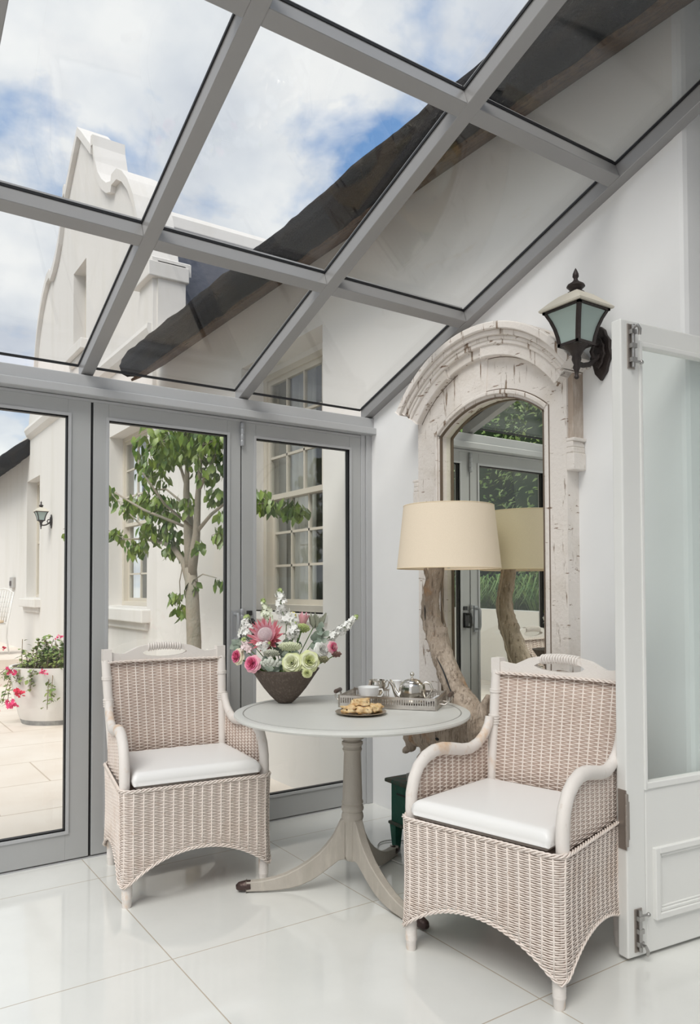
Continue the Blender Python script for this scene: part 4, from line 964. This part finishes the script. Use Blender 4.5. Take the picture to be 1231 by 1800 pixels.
pk = mat('deep_pink_petal', (.85, .22, .38), .6, sss=.1); pk2 = mat('soft_pink_petal', (.90, .48, .55), .6); crm = mat('cream_petal', (.88, .82, .62), .6); lime = mat('lime_cream_petal', (.80, .84, .48), .6); lime2 = mat('pale_lime_petal', (.86, .88, .64), .6); wht = mat('white_petal', (.90, .90, .86), .6); yel = mat('yellow_throat', (.85, .75, .25), .6); grn = mat('green_bud', (.42, .52, .20), .6)
FV = (-DV+Vector((0, 0, .25))).normalized()
rose(pix(447, 1167, -.13), FV-RV*.4, .042, (pk, pk, pk2), 'deep pink rose hanging over the left part of the bowl rim')
rose(pix(418, 1157, -.07), FV-RV*1.0, .040, (pk, pk, crm), 'pink rose with cream outer petals at the far left of the flowers')
rose(pix(515, 1165, -.135), FV-RV*.1, .050, (lime2, lime2, lime), 'pale lime cream rose at the front centre of the flowers')
rose(pix(545, 1163, -.12), FV+RV*.25, .052, (lime, lime2, lime), 'larger lime cream rose right of the front centre one')
rose(pix(541, 1184, -.13), FV-Vector((0, 0, .5)), .026, (lime, lime, lime), 'small lime cream bloom drooping over the bowl rim')
rose(pix(567, 1146, -.06), FV+RV*.8, .040, (wht, wht, wht), 'white rose at the right side of the flowers')
rose(pix(586, 1142, -.05), FV+RV*1.1, .030, (pk2, pk, pk2), 'pink rosebud beside the white rose at the right')
def floret(mb, p, ax, r, n=5):
    M = frame_of(ax, p, random.uniform(0, 6))
    for j in range(n): petal(mb, M, 2*math.pi*j/n, .0, r, 0, r*.25, r*.34, curl=r*.2, n=3, cup=.1)
def spike(path, r, nfl, label, name, fr=.011, fm=None, tipm=None, group=FG):
    p0 = Vector(path[0]); o = empty(name, p0, 0, label, 'flower', group); mb = MB(); mt = MB()
    L = len(path)-1
    for i in range(nfl):
        t = (i+.5)/nfl; k = min(int(t*L), L-1); q = Vector(path[k]).lerp(Vector(path[k+1]), t*L-k)-p0
        axd = (Vector(path[min(k+1, L)])-Vector(path[k])).normalized(); a = i*2.4; sdv = frame_of(axd).to_3x3() @ Vector((math.cos(a), math.sin(a), .25))
        rr = r*(1-.75*t**1.6); tgt = mt if t > .88 else mb
        floret(tgt, q+sdv*rr*random.uniform(.35, 1.1), sdv+Vector((random.gauss(0, .4), random.gauss(0, .4), random.gauss(0, .4))), fr*(1-.4*t)*random.uniform(1.0, 1.45))
    mb.build('florets', fm or wht, o, ang=0); mt.build('tip_buds', tipm or grn, o, ang=0)
    b = MB(); b.tube([ROOT-p0]+[Vector(q)-p0 for q in path], .002, 6); b.build('stem', green_s, o, ang=0); return o
random.seed(3)
spike([pix(502, 1104, 0), pix(494, 1078, .01), pix(491, 1056, .01), pix(490, 1043, .01)], .036, 70, 'tallest white flower spike rising from the middle of the bowl', 'white_stock', .013)
spike([pix(470, 1100, .05), pix(463, 1080, .05), pix(460, 1060, .05)], .030, 44, 'greenish white flower spike left of the tallest one', 'white_stock', .012, mat('greenish_white_petal', (.84, .88, .70), .6))
spike([pix(432, 1125, .0), pix(430, 1108, .0), pix(434, 1088, .0)], .036, 56, 'white flower spike at the left edge, above the pink roses', 'white_stock', .014)
spike([pix(575, 1128, .03), pix(594, 1118, .03), pix(612, 1103, .03), pix(627, 1089, .03)], .026, 60, 'white flower spike arching far out to the right', 'white_stock', .013)
spike([pix(515, 1128, -.07), pix(516, 1112, -.07), pix(517, 1100, -.06)], .036, 52, 'white flower cluster just right of the king protea', 'white_stock', .013)
spike([pix(512, 1100, -.03), pix(509, 1092, -.03), pix(516, 1086, -.03)], .026, 22, 'white freesia with a yellow throat above the protea bloom', 'freesia', .017, wht, yel)
spike([pix(463, 1143, -.12), pix(466, 1136, -.12), pix(478, 1134, -.12)], .026, 34, 'small white blossoms below the king protea', 'white_blossom', .012)
spike([pix(436, 1148, -.08), pix(436, 1140, -.08), pix(431, 1126, -.08)], .026, 30, 'pale pink freesia left of the king protea', 'freesia', .013, mat('blush_petal', (.90, .76, .76), .6))
# king protea
p = pix(469, 1120, -.085); kp = empty('king_protea', p, 0, 'large king protea with a pale domed centre and pink pointed bracts, left of centre', 'flower', FG); M = frame_of(-DV+Vector((0, 0, .55))-RV*.15)
for li, (k, r1, z1, w, c) in enumerate([(16, .060, .046, .009, pk2), (16, .078, .030, .010, mat('protea_bract', (.72, .24, .28), .55)), (14, .088, .008, .011, MAT['protea_bract'])]):
    mb = MB()
    for j in range(k):
        a = 2*math.pi*(j+.5*li)/k; mb.M = M; L = 1
        b0 = Vector((.022*math.cos(a), .022*math.sin(a), -.02)); tp_ = Vector((r1*math.cos(a), r1*math.sin(a), z1)); sdv = Vector((-math.sin(a), math.cos(a), 0)); mid = (b0+tp_)/2+Vector((0, 0, -.012))
        mb.add([b0-sdv*w*.5, b0+sdv*w*.5, mid+sdv*w, mid-sdv*w, mid+Vector((.004*math.cos(a), .004*math.sin(a), -.004)), tp_], [(0, 1, 4), (0, 4, 3), (1, 2, 4), (3, 4, 5), (4, 2, 5)])
    mb.M = None; mb.build('bracts', c, kp, ang=0)
mb = MB(); mb.M = M
for i in range(260):
    t = i/260; th = math.acos(1-t*1.0); a = i*2.39996; d = Vector((math.sin(th)*math.cos(a), math.sin(th)*math.sin(a), math.cos(th)*.8)); q = d*.031+Vector((0, 0, .004))
    mb.tube([d*.012, q, q*1.14], [.0016, .0014, .0006], 4)
mb.sphere((0, 0, 0), .029, 14, 8, (1, 1, .85)); mb.M = None
mb.build('flower_dome', mat('pale_lilac_dome', (.80, .68, .70), .8), kp, ang=0); stem(kp, p, green_s, .005)
p = pix(531, 1101, -.0); pb = empty('protea_bud', p, 0, 'half-open pink protea bud standing right of the tallest white spike', 'flower', FG); M = frame_of(Vector((0, 0, 1))+RV*.15)
for li, (k, c) in enumerate([(6, pk2), (7, mat('protea_pink', (.82, .42, .45), .55))]):
    mb = MB()
    for j in range(k): petal(mb, M, 2*math.pi*(j+.5*li)/k, .004, .022+.006*li, -.03, .046-.01*li, .010, n=4, curl=-.004)
    mb.build('bracts', c, pb, ang=0)
stem(pb, p, green_s, .004)
p = pix(554, 1100, .02); bk = empty('silver_foliage', p, 0, 'grey-green fan of ribbed foliage right of the protea bud', 'foliage', FG); mb = MB()
for i in range(26):
    a = random.uniform(-.5, .5); mb.leaf(Vector((0, 0, -.03))+RV*a*.03+DV*random.uniform(-.02, .02), Vector((0, 0, 1))+RV*(a*.9+.15)+DV*random.uniform(-.3, .3), -DV, random.uniform(.05, .085), .016)
mb.build('leaves', mat('grey_green_leaf', (.27, .28, .21), .7), bk, ang=0); stem(bk, p, green_s)
def umbel(u, v, dep, r, sq, m, label, name, n=60, ballr=.005, cat='flower'):
    p = pix(u, v, dep); o = empty(name, p, 0, label, cat, FG); mb = MB(); ms = MB()
    for i in range(n):
        a = i*2.4; t = math.sqrt((i+.5)/n); q = RV*(r*t*math.cos(a))+(Vector((0, 0, 1))*.8-DV*.6)*(r*sq*t*math.sin(a))+(-DV+Vector((0, 0, .3)))*(.35*r*(1-t*t))
        mb.sphere(q, ballr*random.uniform(.7, 1.2), 6, 4)
        if i % 3 == 0: ms.tube([(-FV)*.025, q], .0008, 4)
    mb.build('florets', m, o, ang=0); ms.build('stalks', green_s, o, ang=0); stem(o, p, green_s); return o
umbel(531, 1110, -.03, .032, .8, mat('lime_umbel', (.50, .58, .24), .7), 'lime green flower head below the protea bud', 'viburnum', 70)
umbel(512, 1139, -.12, .052, .5, mat('pale_green_umbel', (.70, .74, .52), .7), 'flat pale green lacy flower head above the lime cream roses', 'lace_flower', 110, .0045)
umbel(480, 1150, -.125, .036, .6, mat('grey_umbel', (.56, .57, .47), .8), 'greyish green flower head right of the deep pink rose', 'lace_flower', 70, .004)
umbel(481, 1165, -.165, .044, .45, mat('silver_berry', (.60, .62, .55), .6), 'silver grey berries hanging over the bowl rim', 'berry_sprig', 22, .0085, 'berries')
umbel(568, 1163, -.06, .024, .7, mat('green_brown_berry', (.26, .25, .15), .7), 'greenish brown seed cluster under the white rose', 'seed_sprig', 26, .006, 'seeds')
umbel(590, 1155, -.04, .020, .8, mat('dusky_berry', (.22, .12, .10), .6), 'dark reddish seed cluster under the pink rosebud', 'seed_sprig', 22, .006, 'seeds')
def euc(u, v, dep, dirs, label):
    p = pix(u, v, dep); o = empty('eucalyptus_sprig', p, 0, label, 'foliage', FG); mb = MB()
    for (d, L, n_) in dirs:
        d = Vector(d).normalized()
        for k in range(n_):
            q = d*L*(k/n_); sgn = 1 if k % 2 else -1
            mb.leaf(q, d*.4+RV.cross(d)*.0+Vector((random.uniform(-.6, .6), random.uniform(-.6, .6), sgn*.7)), -DV+Vector((0, 0, .4)), .036, .032, .1, .1)
        mb.tube([(0, 0, 0), d*L], .0012, 5)
    mb.build('leaves', mat('blue_green_leaf', (.17, .23, .18), .6, noise_s=20, col2=(.33, .38, .31)), o, ang=0); stem(o, p, green_s)
euc(548, 1135, -.03, [(RV+Vector((0, 0, .5)), .07, 8), (RV*.8+Vector((0, 0, 1.3)), .095, 9), (RV*1-DV*.6, .05, 6)], 'round-leaved eucalyptus sprig right of the lime green flower head')
euc(430, 1140, -.0, [(-RV+Vector((0, 0, .1)), .05, 7), (-RV+Vector((0, 0, -.6)), .04, 5), (-RV*.8-DV, .045, 5)], 'round-leaved eucalyptus sprig at the left edge of the flowers')
euc(487, 1172, -.11, [(-RV+Vector((0, 0, .3)), .06, 7), (RV+Vector((0, 0, .3)), .06, 7), (-DV+Vector((0, 0, -.2)), .03, 4)], 'small-leaved greenery spilling over the bowl rim below the berries')
euc(500, 1150, -.02, [(RV*.3+Vector((0, 0, 1)), .06, 8), (-RV+Vector((0, 0, .4)), .07, 8), (RV-DV*.4+Vector((0, 0, .2)), .08, 8), (-DV+Vector((0, 0, .1)), .07, 7)], 'eucalyptus foliage filling the middle of the arrangement')

# ------------------------------------------------------------------ courtyard: tree, potted flowers, garden chair, socket
tree = empty('courtyard_tree', (-1.60, -.50, GZ), 0, 'slim pale-barked tree with glossy green leaves, behind the left wicker armchair outside', 'tree')
TO = Vector((-1.60, -.50, GZ))
def T(x, y, z): return Vector((x, y, z))-TO
br = [
 ([(-1.58, -.50, GZ), (-1.57, -.50, .5), (-1.56, -.50, .9), (-1.60, -.50, 1.25), (-1.63, -.50, 1.45)], [.062, .058, .054, .050, .046]),
 ([(-1.63, -.50, 1.40), (-1.66, -.5, 1.65), (-1.68, -.5, 1.85), (-1.72, -.5, 2.03), (-1.70, -.5, 2.25), (-1.72, -.5, 2.42)], [.042, .040, .036, .024, .016, .010]),
 ([(-1.62, -.50, 1.36), (-1.55, -.5, 1.60), (-1.52, -.5, 1.70), (-1.45, -.52, 1.95), (-1.38, -.53, 2.20), (-1.35, -.52, 2.38)], [.035, .034, .028, .022, .014, .009]),
 ([(-1.50, -.5, 1.72), (-1.35, -.46, 1.83), (-1.20, -.42, 1.9), (-1.02, -.40, 1.86), (-.80, -.38, 1.88), (-.45, -.36, 1.80), (-.28, -.36, 1.78)], [.016, .013, .011, .009, .008, .007, .004]),
 ([(-1.42, -.52, 2.02), (-1.25, -.5, 2.18), (-1.12, -.48, 2.35)], [.014, .012, .008]),
 ([(-1.63, -.50, 1.30), (-1.75, -.51, 1.50), (-1.92, -.53, 1.62), (-2.2, -.55, 1.68), (-2.6, -.56, 1.72), (-3.0, -.56, 1.74), (-3.6, -.55, 1.76)], [.030, .025, .020, .013, .009, .007, .004]),
 ([(-2.15, -.55, 1.67), (-2.5, -.60, 1.84), (-2.85, -.62, 2.0), (-3.3, -.62, 2.20)], [.010, .008, .006, .004]),
 ([(-3.0, -.56, 1.74), (-3.6, -.62, 1.9), (-4.4, -.70, 1.95), (-4.6, -.72, 1.93)], [.006, .005, .004, .003]),
 ([(-1.70, -.5, 2.05), (-1.85, -.5, 2.25), (-2.0, -.5, 2.42)], [.014, .010, .007]),
 ([(-1.68, -.5, 1.9), (-1.9, -.5, 2.0), (-2.15, -.5, 2.1), (-2.4, -.52, 2.12)], [.012, .010, .008, .005]),
 ([(-1.60, -.5, 1.35), (-1.45, -.48, 1.40), (-1.25, -.46, 1.37)], [.006, .005, .003]),
 ([(-1.75, -.51, 1.5), (-1.8, -.52, 1.35), (-1.78, -.52, 1.2)], [.005, .004, .003]),
 ([(-1.60, -.5, 1.75), (-1.5, -.75, 1.9), (-1.4, -.95, 2.1)], [.014, .010, .006]),
 ([(-1.66, -.5, 1.75), (-1.95, -.75, 1.9), (-2.2, -.9, 2.05)], [.012, .010, .006])]
for k, (pp, rr) in enumerate(br):
    mb = MB(); mb.tube([Vector(q)-TO for q in pp], rr, 10 if k < 3 else 6); mb.build('trunk' if k == 0 else 'branch', bark_m, tree, ang=0)
random.seed(11)
clumps = [((-1.60, -.55, 2.40), .30, 110, .16), ((-1.85, -.5, 2.42), .26, 80, .14), ((-1.30, -.5, 2.40), .26, 90, .16), ((-1.12, -.5, 2.34), .16, 50, .14), ((-2.10, -.52, 2.40), .2, 60, .12), ((-1.45, -.8, 2.35), .3, 70, .14), ((-2.35, -.55, 2.22), .18, 40, .12),
          ((-1.30, -.5, 2.18), .18, 45, .12), ((-2.45, -.56, 2.02), .22, 55, .10), ((-2.75, -.6, 2.02), .18, 36, .08), ((-2.15, -.56, 1.98), .20, 55, .12), ((-1.95, -.6, 1.92), .17, 42, .11), ((-2.25, -.56, 1.78), .2, 52, .10), ((-1.88, -.55, 1.75), .13, 30, .1), ((-2.6, -.58, 1.66), .15, 34, .08), ((-1.95, -.52, 1.60), .10, 22, .07),
          ((-3.15, -.58, 1.80), .12, 18, .06), ((-3.3, -.62, 2.18), .14, 22, .08), ((-1.08, -.42, 1.84), .16, 44, .1), ((-1.24, -.44, 1.70), .08, 14, .06), ((-1.30, -.45, 1.98), .10, 16, .06), ((-.42, -.36, 1.83), .10, 22, .05), ((-.28, -.36, 1.78), .09, 22, .05), ((-.78, -.38, 1.93), .10, 16, .06), ((-.62, -.38, 1.85), .09, 20, .05),
          ((-1.84, -.52, 1.25), .09, 14, .05), ((-1.76, -.52, 1.14), .07, 12, .05), ((-1.58, -.5, 1.34), .05, 6, .04), ((-1.22, -.46, 1.35), .05, 5, .03), ((-4.35, -.69, 1.90), .12, 16, .08), ((-4.3, -.66, 2.62), .12, 12, .06), ((-1.42, -.52, 1.62), .07, 10, .05), ((-1.55, -.56, 1.95), .10, 14, .08), ((-2.5, -.56, 2.35), .12, 20, .06), ((-1.0, -.4, 2.5), .1, 16, .08)]
mb = MB(); tw = MB()
for (c, r_, n_, rzz) in clumps:
    c = Vector(c)-TO
    for i in range(int(n_*1.45)):
        d = Vector((random.gauss(0, 1), random.gauss(0, .8), random.gauss(0, 1))); d = d.normalized()*random.random()**.4
        q = c+Vector((d.x*r_, d.y*r_*.8, d.z*rzz))
        ld = Vector((random.uniform(-.7, .7), random.uniform(-.7, .7), -1)); nn = Vector((random.uniform(-1, 1), random.uniform(-1, 1), random.uniform(0, .8)))
        mb.leaf(q, ld, nn, random.uniform(.065, .10), random.uniform(.034, .050), .2, .25)
        if i % 7 == 0: tw.tube([q, c+(q-c)*.2], .0018, 4)
tag(mb.build('leaves', leaf_m, tree, ang=0), kind='stuff'); tag(tw.build('twigs', bark_m, tree, ang=0), kind='stuff')

pot = empty('flower_pot', (-4.85, -.72, GZ), 0, 'large round white planter on the paving, seen through the leftmost glass door', 'planter')
mb = MB(); mb.lathe([(.36, .05), (.38, .10), (.43, .35), (.47, .56), (.475, .60), (.44, .60), (.43, .54), (.001, .54)], 48); mb.build('pot_body', plaster, pot, ang=50)
mb = MB(); mb.lathe([(.345, 0), (.36, .05), (.372, .085), (.30, .085)], 48); mb.build('pot_base', mat('bare_grey_pot_base', (.25, .25, .25), .85, noise_s=15, col2=(.38, .38, .37)), pot, ang=50)
mb = MB(); mb.lathe([(.001, .55), (.43, .55)], 32, cap=False); mb.build('soil', mat('dry_brown_soil', (.16, .10, .07), .95, noise_s=40, col2=(.28, .18, .13)), pot, ang=0)
PO = Vector((-4.85, -.72, GZ)); gr = empty('geranium_plant', PO+Vector((0, 0, .55)), 0, 'leggy trailing geranium with red and pink flowers growing in the large white planter', 'plant')
RW = Vector((.45, .89, 0)).normalized()       # across the line of sight
random.seed(5); lf = MB(); stm = MB(); heads = []
stems = []
for i in range(70):
    a = random.uniform(0, 2*math.pi); r0 = random.uniform(.05, .36); b0 = Vector((r0*math.cos(a), r0*math.sin(a), 0))
    h = random.uniform(.08, .34); b1 = b0+Vector((random.uniform(-.08, .08), random.uniform(-.08, .08), h)); stems.append((b0, b1)); 
for i in range(34):
    a = random.uniform(0, 2*math.pi); r0 = .42; b0 = Vector((r0*math.cos(a), r0*math.sin(a), .05)); o_ = random.uniform(.05, .22); dz = random.uniform(-.38, .08)
    stems.append((b0, Vector(((r0+o_)*math.cos(a), (r0+o_)*math.sin(a), dz))))
for (b0, b1) in stems:
    stm.tube([b0, (b0+b1)/2+Vector((0, 0, .03)), b1], .0035, 5)
    for k in range(15):
        q = b0.lerp(b1, random.uniform(.3, 1.05))+Vector((random.gauss(0, .025), random.gauss(0, .025), random.gauss(0, .022)))
        lf.leaf(q, (random.uniform(-1, 1), random.uniform(-1, 1), random.uniform(-.6, .5)), (random.uniform(-.4, .4), random.uniform(-.4, .4), 1), random.uniform(.035, .06), random.uniform(.03, .055), .15, .3)
tag(lf.build('leaves', mat('geranium_leaf', (.09, .17, .04), .6, noise_s=6, col2=(.30, .36, .10)), gr, ang=0), kind='stuff'); tag(stm.build('stems', mat('brown_stem', (.22, .15, .09), .8), gr, ang=0), kind='stuff')
red = mat('geranium_red', (.70, .02, .07), .6); pnk = mat('geranium_pink', (.80, .06, .20), .6)
def atpot(u, v, y):
    t_ = (u-615.5)/FPX; return None
for (a, r0, z, rr, c) in ((-.35, .30, .36, .035, pnk), (.05, .34, .30, .040, pnk), (-2.0, .52, .24, .03, red), (-2.35, .70, .14, .035, red), (-2.2, .66, -.06, .04, red), (-1.75, .60, -.12, .05, pnk), (-1.35, .55, .02, .06, pnk), (-1.25, .58, -.30, .07, pnk), (-1.1, .56, -.18, .06, red), (-1.55, .62, -.38, .05, red), (-.7, .5, .02, .04, pnk), (.4, .36, .33, .04, red), (-1.9, .66, -.26, .03, red)):
    mb = MB(); c0 = Vector((r0*math.cos(a+.2), r0*math.sin(a+.2), z))
    for k in range(16): floret(mb, c0+Vector((random.gauss(0, rr*.4), random.gauss(0, rr*.4), random.gauss(0, rr*.3))), (random.gauss(0, 1), random.gauss(0, 1), .6), rr*.35)
    mb.build('flower_head', c, gr, ang=0)
mb = MB(); mb.tube([(.22, .12, 0), (.235, .13, .35), (.24, .13, .46)], .003, 5)
for k in range(14): mb.sphere((.24+random.gauss(0, .006), .13+random.gauss(0, .006), .44+k*.008), .009, 5, 4)
mb.build('seed_spike', mat('grey_lavender', (.13, .12, .15), .8), gr, ang=0)

gc = empty('garden_chair', (-9.42, -.93, .25), R(30), 'white wrought-iron garden chair with cream seat pad at the far left edge', 'chair')
mb = MB()
for s_ in (-1, 1): mb.tube([(s_*.24, .0, 0), (s_*.22, .05, .2), (s_*.15, .10, .40), (s_*.24, .04, .50)], .012, 8); mb.tube([(s_*.24, .48, 0), (s_*.22, .45, .25), (s_*.22, .46, .5), (s_*.24, .56, 1.0)], .012, 8)
mb.build('iron_frame', iron_white, gc, ang=0)
mb = MB(); mb.lathe([(.27, .48), (.275, .49), (.27, .505), (.001, .505)], 28, (0, .25, 0)); mb.build('seat', iron_white, gc, ang=40)
mb = MB(); mb.lathe([(.24, .507), (.255, .525), (.24, .548), (.001, .555)], 28, (0, .25, 0)); mb.build('seat_pad', mat('cream_pad', (.78, .62, .45), .9), gc, ang=50)
mb = MB()
for k in range(9): x = -.22+.44*k/8; mb.tube([(x, .47, .52), (x*1.03, .50, .75), (x*1.05, .56, .98+.05*math.cos(x*6))], .008, 6)
for z in (.60, .68, .76, .84, .92): mb.tube([(-.23, .47+(z-.5)*.17, z), (0, .49+(z-.5)*.17, z), (.23, .47+(z-.5)*.17, z)], .007, 6)
mb.tube([(-.24, .56, .98), (-.12, .57, 1.04), (0, .57, 1.06), (.12, .57, 1.04), (.24, .56, .98)], .012, 8)
mb.build('lattice_back', iron_white, gc, ang=0)
so_ = empty('outdoor_socket', (-11.3, -.002, 1.42), 0, 'small grey outdoor socket on the far left white wall above the garden chair', 'socket')
mb = MB(); mb.box(-.15, .15, -.05, 0, -.10, .10); mb.build('socket_box', mat('grey_plastic', (.42, .40, .38), .5), so_, smooth=False, bevel=.01)
mb = MB(); mb.box(-.09, .02, -.065, -.05, -.06, .03); mb.build('socket_cover', mat('dark_plastic', (.10, .08, .08), .5), so_, smooth=False)

# ------------------------------------------------------------------ garden seen in the mirror
pth = [(-16, -7.2), (-12, -7.0), (-9, -6.7), (-6.4, -6.15), (-4.6, -5.75), (-3.0, -5.25), (-1.5, -5.0)]
mb = MB()
def offp(d):
    o_ = []
    for i, (x, y) in enumerate(pth):
        a = Vector(pth[max(i-1, 0)]); b = Vector(pth[min(i+1, len(pth)-1)]); t = (b-a).normalized(); o_.append((x-t.y*d, y+t.x*d))
    return o_
A_, B_ = offp(.12), offp(-.12)
for i in range(len(pth)-1):
    q = [A_[i], A_[i+1], B_[i+1], B_[i]]; mb.prism(q, 'z', GZ, .97)
BK = [(x, y) for x, y in offp(-.13)]
bk = MB(); bk.prism(BK+[(-1.0, -16), (-17, -16)], 'z', GZ-.05, .72)
tag(bk.build('garden_bank', mat('planted_soil', (.07, .075, .03), .95, noise_s=6, col2=(.05, .11, .03)), smooth=False), 'raised planted bank behind the low white garden wall', 'flower bed', kind='structure')
tag(mb.build('garden_wall', plaster, smooth=False), 'low curving white garden wall reflected in the arched mirror', 'wall')
random.seed(21)
for i in range(11):
    t = i/10*5.6; k = min(int(t), 5); c = Vector(B_[k]).lerp(Vector(B_[k+1]), t-k); x, y = c.x-.2, c.y-.62
    o = empty('agapanthus_clump', (x, y, .72), 0, None, 'plant', 'strappy green plants behind the low white garden wall')
    o['label'] = 'strappy green plant behind the low white garden wall, reflected in the mirror'
    mb = MB()
    for j in range(190):
        a = random.uniform(0, 6.28); L = random.uniform(.5, .95); r0 = random.uniform(0, .28); ca, sa = math.cos(a), math.sin(a); w_ = .016
        base = Vector((r0*ca, r0*sa, 0)); pts = [base, base+Vector((ca*L*.25, sa*L*.25, L*.62)), base+Vector((ca*L*.45, sa*L*.45, L*.86)), base+Vector((ca*L*.62+ca*.02, sa*L*.62+sa*.02, L*.60))]; s_ = Vector((-sa, ca, 0))
        vs = []
        for kk, q in enumerate(pts): ww = w_*(1, 1, .8, .1)[kk]; vs += [q-s_*ww, q+s_*ww]
        mb.add(vs, [(0, 1, 3, 2), (2, 3, 5, 4), (4, 5, 7, 6)])
    tag(mb.build('leaves', leaf_strap, o, ang=0), kind='stuff')
    if i in (3, 5):
        b = MB(); b.tube([(0, .1, .0), (0, .2, .9)], .006, 5); b.build('flower_stalk', leaf_strap, o, ang=0)
        b = MB()
        for j in range(14): floret(b, Vector((random.gauss(0, .05), .2+random.gauss(0, .05), .92+random.gauss(0, .03))), (random.gauss(0, 1), random.gauss(0, 1), .5), .035)
        b.build('flower_head', wht, o, ang=0)
def bush(x, y, h, r_, label, n_=4200, m=leaf_dk):
    o = empty('garden_shrub', (x, y, .70 if x < 0 else GZ), 0, label, 'shrub', 'shrubs beyond the low white garden wall'); mb = MB()
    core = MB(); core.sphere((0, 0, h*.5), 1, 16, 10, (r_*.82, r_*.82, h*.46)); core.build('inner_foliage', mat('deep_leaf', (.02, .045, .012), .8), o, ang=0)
    for i in range(n_):
        d = Vector((random.gauss(0, 1), random.gauss(0, 1), random.gauss(0, 1))).normalized(); k = random.uniform(.84, 1.06)+.10*noise.noise(d*2.2+Vector((x, y, 0)))
        q = Vector((d.x*r_*k, d.y*r_*k, h*.5+d.z*h*.5*k)); q.z = max(.1, q.z)
        mb.leaf(q, (d.x+random.uniform(-1, 1), d.y+random.uniform(-1, 1), random.uniform(-1, .3)), d+Vector((0, 0, .6)), random.uniform(.09, .16), random.uniform(.04, .075), .2, .3)
    tag(mb.build('leaves', m, o, ang=0), kind='stuff')
    b = MB(); b.tube([(0, 0, 0), (.05, 0, h*.5)], [.12, .06], 8); b.build('trunk', bark_m, o, ang=0)
lf2 = mat('olive_leaf', (.12, .21, .045), .45, noise_s=3, col2=(.32, .42, .12))
bush(-5.6, -9.4, 5.4, 1.9, 'tall dark green shrub straight behind the low white garden wall in the mirror', m=lf2)
bush(-9.4, -10.3, 6.2, 2.2, 'taller olive green shrub behind the left part of the garden wall in the mirror')
bush(-2.2, -8.7, 5.0, 1.8, 'bushy green shrub at the right of the reflected garden wall', m=leaf_dk)
bush(-13.6, -10.4, 6.0, 2.1, 'large shrub at the far end of the garden wall', m=lf2)
bush(-7.4, -14.6, 9.5, 2.9, 'tallest tree-like shrub rising beyond the others in the mirror', m=lf2)
bush(-2.2, -13.4, 9.2, 2.9, 'tall leafy shrub rising behind the bushy one at the right of the reflection', m=leaf_dk)
bush(1.6, -9.4, 5.0, 2.0, 'rounded green shrub nearest the conservatory', 1800, m=leaf_dk)
